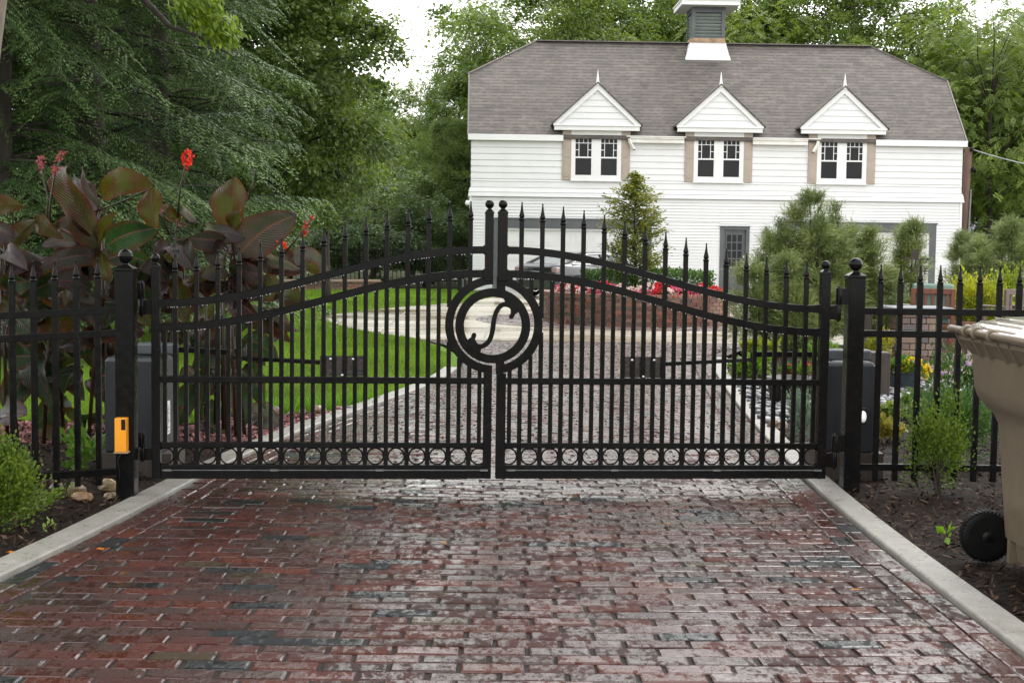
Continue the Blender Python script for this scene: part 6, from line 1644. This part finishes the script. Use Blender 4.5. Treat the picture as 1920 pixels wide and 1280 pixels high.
# ================================================================== CANNAS
def blade(base, tip, width, col, roll=0.0, arch_=.12, fold=.25, wave=.06, nu=16, nv=8, seed=0, taper=.0):
    """paddle leaf with midrib fold, arched length and wavy margin; returns verts, quads, uv"""
    rr = random.Random(seed); base = Vector(base); tip = Vector(tip); ax = tip - base; L = ax.length; a = ax.normalized()
    view = Vector((0, 1, 0)); sd = a.cross(view).normalized(); n0 = sd.cross(a).normalized()
    if n0.y > 0: n0 = -n0; sd = -sd
    sd2 = sd * math.cos(roll) + n0 * math.sin(roll); n = n0 * math.cos(roll) - sd * math.sin(roll)
    vs = []; uv = []; ph = rr.uniform(0, 6.28)
    for i in range(nu + 1):
        t = i / nu; w = width * .5 * (t + .015) ** .52 * max(1 - t, 0) ** .68 / .445; w = max(w, width * .015)
        c = base + a * L * t + Vector((0, 0, 1)) * arch_ * L * 4 * t * (1 - t) * .5 + n * arch_ * L * .5 * math.sin(math.pi * t)
        for j in range(nv + 1):
            v = -1 + 2 * j / nv; off = sd2 * w * v + n * (abs(v) * w * fold) + n * wave * width * math.sin(ph + t * 9 + (2 if v > 0 else 0)) * abs(v) ** 2
            vs.append(c + off); uv.append((t, v))
    fs = [(i * (nv + 1) + j, i * (nv + 1) + j + 1, (i + 1) * (nv + 1) + j + 1, (i + 1) * (nv + 1) + j) for i in range(nu) for j in range(nv)]
    return vs, fs, uv, n
def canna_leaf(parent, base, tip, width, col, flip=False, **kw):
    vs, fs, uv, n = blade(base, tip, width, col, **kw); loc = parent.location
    me = bpy.data.meshes.new('leaf'); me.from_pydata([v - loc for v in vs], [], fs)
    # upper side should face +n unless flipped
    p0 = me.polygons[len(fs) // 2].normal
    if (p0.dot(n) > 0) == flip: me.flip_normals()
    me.polygons.foreach_set('use_smooth', [True] * len(fs)); me.materials.append(M_['canna'])
    u = me.uv_layers.new(name='uv')
    for lp in me.loops: u.data[lp.index].uv = uv[lp.vertex_index]
    q = me.color_attributes.new('Col', 'FLOAT_COLOR', 'POINT'); q.data.foreach_set('color', np.tile(np.array([*col, 1], np.float32), len(vs)))
    o = bpy.data.objects.new('leaf', me); COL.objects.link(o); o.parent = parent; return o
PUR = (.024, .009, .013); GRY = (.036, .025, .030); GRN = (.014, .028, .010); DRK = (.013, .006, .005); OLV = (.046, .034, .006); LGY = (.075, .062, .068)
# plants: stalk foot px, depth; leaves: (base px, tip px, width px, colour, underside?, roll, depth offset base/tip)
CAN = [
 ('canna with a broad upright bronze fan, directly left of the left gate post', 178, 9.5, 455, [
   ((184, 462), (116, 312), 62, PUR, True, .5, -.05, .25), ((172, 440), (140, 330), 40, GRY, False, .9, .0, .3), ((190, 366), (287, 346), 46, OLV, True, .1, .0, -.15), ((286, 352), (293, 440), 40, OLV, True, .3, -.15, -.2), ((186, 462), (220, 398), 26, OLV, True, .5, 0, -.1),
   ((200, 462), (299, 428), 50, GRN, False, .35, 0, -.3), ((182, 484), (73, 502), 36, GRY, False, .3, 0, -.35), ((146, 452), (79, 462), 26, LGY, False, .2, 0, -.2), ((184, 478), (108, 428), 62, DRK, False, .2, 0, .2), ((190, 470), (206, 530), 34, OLV, True, .3, 0, -.15),
   ((196, 400), (155, 312), 22, GRY, False, .9, .05, .1), ((215, 530), (255, 545), 34, GRN, False, .5, 0, -.2), ((120, 525), (40, 555), 40, GRN, False, .4, 0, -.2), ((170, 545), (90, 530), 42, GRY, False, .5, 0, -.25)]),
 ('canna at the far left edge with wide arching leaves', 8, 9.3, 470, [
   ((-25, 395), (44, 386), 34, OLV, True, .1, 0, -.1), ((-30, 430), (30, 445), 52, GRY, False, .2, 0, -.2), ((12, 478), (70, 412), 34, OLV, True, .4, 0, 0), ((66, 414), (119, 448), 30, OLV, True, .3, 0, -.1), ((5, 482), (54, 508), 30, LGY, False, .4, 0, -.3),
   ((10, 540), (62, 528), 40, GRN, False, .4, 0, -.2), ((15, 600), (70, 640), 44, GRN, False, .5, 0, -.25), ((5, 565), (48, 590), 36, DRK, True, .3, 0, -.1)]),
 ('canna with the tall red flower spike right of the left gate post', 328, 10.0, 470, [
   ((333, 412), (318, 386), 24, DRK, True, .3, 0, -.1), ((342, 392), (373, 418), 20, LGY, False, .5, 0, -.2), ((325, 458), (366, 512), 40, GRY, False, .4, 0, -.35), ((322, 462), (288, 480), 28, GRY, False, .4, 0, -.1), ((278, 492), (230, 478), 28, GRN, False, .3, 0, -.1),
   ((318, 520), (262, 505), 40, GRY, False, .4, 0, -.2), ((330, 520), (348, 612), 34, OLV, True, .3, 0, -.1), ((320, 530), (290, 560), 36, GRY, False, .5, 0, -.25), ((335, 470), (318, 512), 30, DRK, True, .4, 0, .1), ((300, 540), (240, 500), 46, GRN, False, .4, .1, .0)]),
 ('canna with the largest dark leaf pointing right over the pickets', 440, 10.2, 480, [
   ((436, 446), (439, 333), 56, OLV, True, .15, 0, .1), ((430, 440), (412, 384), 26, LGY, False, .6, .05, .2), ((438, 440), (452, 392), 28, OLV, True, .4, -.1, -.15), ((448, 480), (556, 404), 66, GRY, False, .18, 0, -.25), ((424, 460), (328, 452), 34, GRY, False, .35, 0, -.35),
   ((385, 436), (461, 448), 36, LGY, False, .35, .1, -.2), ((384, 446), (404, 502), 34, GRY, False, .4, 0, -.2), ((498, 486), (562, 506), 24, LGY, False, .4, 0, -.2), ((566, 496), (602, 515), 18, OLV, True, .3, -.1, -.2), ((430, 512), (502, 520), 44, GRY, False, .45, 0, -.3),
   ((420, 500), (378, 520), 36, LGY, False, .5, 0, -.2), ((440, 500), (470, 560), 30, PUR, False, .5, 0, -.2)]),
 ('lower canna behind the gate pickets with drooping grey-green leaves', 400, 10.6, 560, [
   ((455, 575), (530, 560), 30, GRY, False, .5, 0, -.2), ((500, 580), (560, 620), 30, GRY, False, .5, 0, -.2), ((455, 640), (520, 672), 42, GRN, False, .3, 0, -.2), ((410, 600), (430, 650), 36, GRN, False, .4, 0, -.2), ((460, 600), (545, 640), 28, DRK, True, .4, 0, -.15), ((400, 560), (350, 585), 40, GRY, False, .4, 0, -.2),
   ((420, 650), (360, 690), 40, GRN, False, .4, 0, -.2), ((470, 680), (500, 770), 34, GRN, False, .2, 0, -.15), ((440, 690), (460, 800), 40, GRN, False, .3, .1, -.1), ((400, 690), (375, 780), 38, GRN, False, .4, .1, 0), ((450, 560), (500, 545), 30, LGY, False, .5, 0, -.2), ((345, 640), (300, 610), 36, DRK, False, .4, 0, -.1), ((360, 720), (330, 800), 36, GRN, False, .4, 0, -.1)]),
 ('low canna between the left fence pickets with broad green lower leaves', 95, 9.8, 560, [
   ((60, 590), (145, 610), 60, OLV, True, .2, 0, -.1), ((80, 640), (20, 660), 40, DRK, False, .4, 0, -.15), ((60, 660), (105, 770), 52, GRN, False, .3, 0, -.2), ((120, 640), (160, 660), 34, GRY, False, .5, 0, -.3), ((150, 690), (120, 740), 36, GRN, False, .4, 0, -.2), ((50, 700), (10, 780), 50, GRN, False, .3, 0, -.2), ((100, 560), (40, 600), 46, GRN, False, .4, 0, -.2), ((180, 640), (215, 690), 30, DRK, False, .4, 0, -.1), ((140, 560), (185, 590), 40, GRN, False, .4, 0, -.25)]),
]
cs_ = 0
for lb, px, Y, ytop, lv in CAN:
    foot = at(px, 700, Y); g = thing('canna_plant', lb, 'canna', (foot.x, Y, -.01), 0, 'dark-leaved cannas behind the left fence')
    s = Y / FPX
    rr = random.Random(px)
    for k in range(3):
        e = at(px + rr.uniform(-14, 14) + (8 * k - 8), ytop - 10 * k, Y + .05 * k); f0 = Vector((foot.x + (k - 1) * .055, Y + .05 * k, -.02)); mid = f0.lerp(e, .5) + Vector((rr.uniform(-.02, .02), 0, 0))
        b = MB(); b.tube([f0 - g.location, mid - g.location, e - g.location], [.015, .012, .007], 8)
        b.build('stalk', surf('canna_stalk', (.022, .010, .008), (.03, .018, .009), 6, (.25, .4), spec=.3) if 'canna_stalk' not in bpy.data.materials else bpy.data.materials['canna_stalk'], g)
    for (b0, t0_, w_, col, und, roll, d0, d1) in lv:
        cs_ += 1; B = at(b0[0], b0[1], Y + d0); T = at(t0_[0], t0_[1], Y + d1)
        q = rr.uniform(.85, 1.2); canna_leaf(g, B, T, w_ * s * 1.16, tuple(v * q for v in col), flip=und, roll=roll * (1 if cs_ % 2 else -1), seed=cs_, arch_=rr.uniform(.08, .24), fold=rr.uniform(.22, .55), wave=rr.uniform(.08, .17))
        # petiole back to the stalk
        sx = at(px, b0[1] + 45, Y); pb = MB(); pb.tube([sx - g.location, (sx.lerp(B, .6) + Vector((0, 0, -.01))) - g.location, B - g.location], [.007, .006, .005], 5, caps=False); pb.build('petiole', bpy.data.materials['canna_stalk'], g)
# more lower leaves crowd behind the fence and gate
rr = random.Random(404); gs = [[o for o in bpy.data.objects if o.get('label') == c_[0]][0] for c_ in CAN]
for _ in range(150):
    px, py = rr.uniform(-10, 545), 475 + 320 * rr.random() ** 1.15
    if px > 470 and py > 640: continue
    if 190 < px < 330 and py > 620: continue
    i = min(range(len(CAN)), key=lambda q: abs(CAN[q][1] - px) + (60 if (CAN[q][3] > 500) != (py > 560) else 0)); Y = CAN[i][2] + rr.uniform(.05, .35); s = Y / FPX
    dx = rr.choice((-1, 1)) * rr.uniform(28, 72); dy = rr.uniform(-30, 60); w_ = rr.uniform(30, 52); cs_ += 1
    col = rr.choice((GRY, GRN, DRK, GRN, LGY, PUR, GRY)); q = rr.uniform(.8, 1.25)
    canna_leaf(gs[i], at(px, py, Y), at(px + dx, py + dy, Y - rr.uniform(.05, .3)), w_ * s * 1.2, tuple(v * q for v in col), flip=rr.random() < .25, roll=rr.uniform(-.7, .7), seed=cs_, arch_=rr.uniform(.08, .22), fold=rr.uniform(.22, .55), wave=rr.uniform(.08, .17))
def spike(gi, pts, buds, col, Y, npt, sz, lab=None):
    g = [o for o in bpy.data.objects if o.get('label') == CAN[gi][0]][0]
    P = [at(px, py, Y) - g.location for px, py in pts]; b = MB(); b.tube(P, [.008] + [.006] * (len(P) - 2) + [.003], 6); b.build('flower_stalk', bpy.data.materials['canna_stalk'], g)
    if buds: blooms(g, [tuple(at(px, py, Y) - g.location) for px, py in buds], .007, col, int(pts[0][0]), 'flower', npt, sz)
spike(2, [(333, 408), (338, 350), (346, 318), (350, 278)], [(352, 284), (349, 292), (345, 294), (354, 288), (351, 302), (357, 300), (348, 306), (359, 303), (350, 315), (347, 299), (353, 310)], (.66, .035, .015), 9.95, 6, .026)
spike(0, [(86, 448), (90, 370), (80, 328), (76, 298)], [(76, 300), (77, 306), (78, 312), (80, 318), (77, 295), (79, 309)], (.30, .06, .07), 9.4, 5, .028)
spike(0, [(92, 440), (95, 372), (102, 330), (117, 286)], [(117, 288), (112, 294), (108, 301), (118, 293), (104, 315), (101, 326), (103, 322)], (.28, .07, .06), 9.45, 5, .03)
spike(3, [(466, 375), (472, 350), (477, 322)], [], (.3, .1, .1), 10.15, 4, .02)
spike(3, [(530, 480), (552, 452), (572, 430), (586, 408)], [(586, 408), (584, 412), (572, 424), (573, 430), (570, 436), (573, 440), (574, 420)], (.5, .03, .03), 10.0, 6, .024)
spike(3, [(524, 492), (528, 470), (529, 452)], [(528, 452), (531, 458), (533, 462), (526, 456), (530, 460)], (.7, .06, .012), 10.0, 7, .028)
spike(2, [(318, 440), (304, 405), (312, 380)], [(310, 384), (306, 392), (302, 400), (334, 418), (342, 420), (346, 424), (318, 410), (330, 412)], (.16, .06, .05), 9.9, 4, .025)
# bright seedlings under the left fence
for i, (px, py) in enumerate(((118, 868), (132, 862), (155, 868), (106, 830))):
    p = gnd(px, py + 20); bush('seedling', ('broad-leaved seedling', 'heart-leaved seedling, tallest', 'small light seedling nearest the gate post', 'darker seedling under the low canna')[i] + ' beneath the left fence', 'plant', (p.x, p.y + .25, 0), .09, .08, .17 + .02 * (i == 1), 34, .085, .06, (.05, .13, .02), (.14, .24, .05), 150 + i, 'seedlings under the left fence', clumps=8, stem=False, z0=.01)
p = gnd(1774, 1018); bush('seedling', 'small round-leaved lime green seedling alone in the right mulch', 'plant', (p.x, p.y, 0), .025, .02, .10, 9, .045, .038, (.12, .24, .02), (.22, .36, .05), 160, clumps=4, stem=True, z0=.02)
p = gnd(90, 1000); bush('seedling', 'tiny pale weed in the mulch beside the left kerb', 'plant', (p.x, p.y, 0), .04, .03, .06, 26, .022, .014, (.12, .2, .04), (.25, .33, .1), 161, clumps=4, stem=False, z0=.01)
# fallen leaves
for i, (px, py, c, lb) in enumerate(((190, 1031, (.45, .14, .012), 'orange fallen leaf on the bricks near the left kerb'), (25, 1037, (.5, .16, .012), 'orange-red fallen leaf on the mulch beside the left kerb'), (832, 1020, (.36, .17, .03), 'small tan fallen leaf on the middle of the brick drive'), (1077, 932, (.16, .06, .015), 'brown fallen leaf on the bricks just in front of the gate'), (1604, 1107, (.34, .16, .03), 'tiny tan leaf on the bricks near the right border'), (1252, 984, (.3, .14, .03), 'small pale brown leaf right of centre on the bricks'))):
    p = gnd(px, py, .006); rr = random.Random(i + 3); b = MB(); s = .03 + .012 * (i < 2)
    out = []; n = 15
    for k in range(n):
        a = 2 * math.pi * k / n; q = s * (1 if k % 3 == 0 else .55) * rr.uniform(.8, 1.15); out.append((q * math.cos(a), q * .7 * math.sin(a), .004 + rr.uniform(0, .008)))
    vs = [(0, 0, .010)] + out; fs = [(0, 1 + k, 1 + (k + 1) % n) for k in range(n)]; b.add(vs, fs, c)
    o = b.build('fallen_leaf', M_['petal']); o.location = p; o.rotation_euler = (rr.uniform(-.1, .1), rr.uniform(-.1, .1), rr.uniform(0, 6)); tag(o, lb, 'leaf', 'fallen leaves')
# ================================================================== RAIN HAZE
HAZE = 0
if HAZE:
    b = MB(); b.bx(-90, 90, -8, 130, -1.1, 45)
    m, nt, out = nodes('rain_haze'); v = N(nt, 'ShaderNodeVolumePrincipled', Density=HAZE, Anisotropy=.2); v.inputs['Color'].default_value = (.95, .97, 1, 1)
    nt.links.new(v.outputs[0], out.inputs['Volume'])
    tag(b.build('haze', m), kind='stuff')
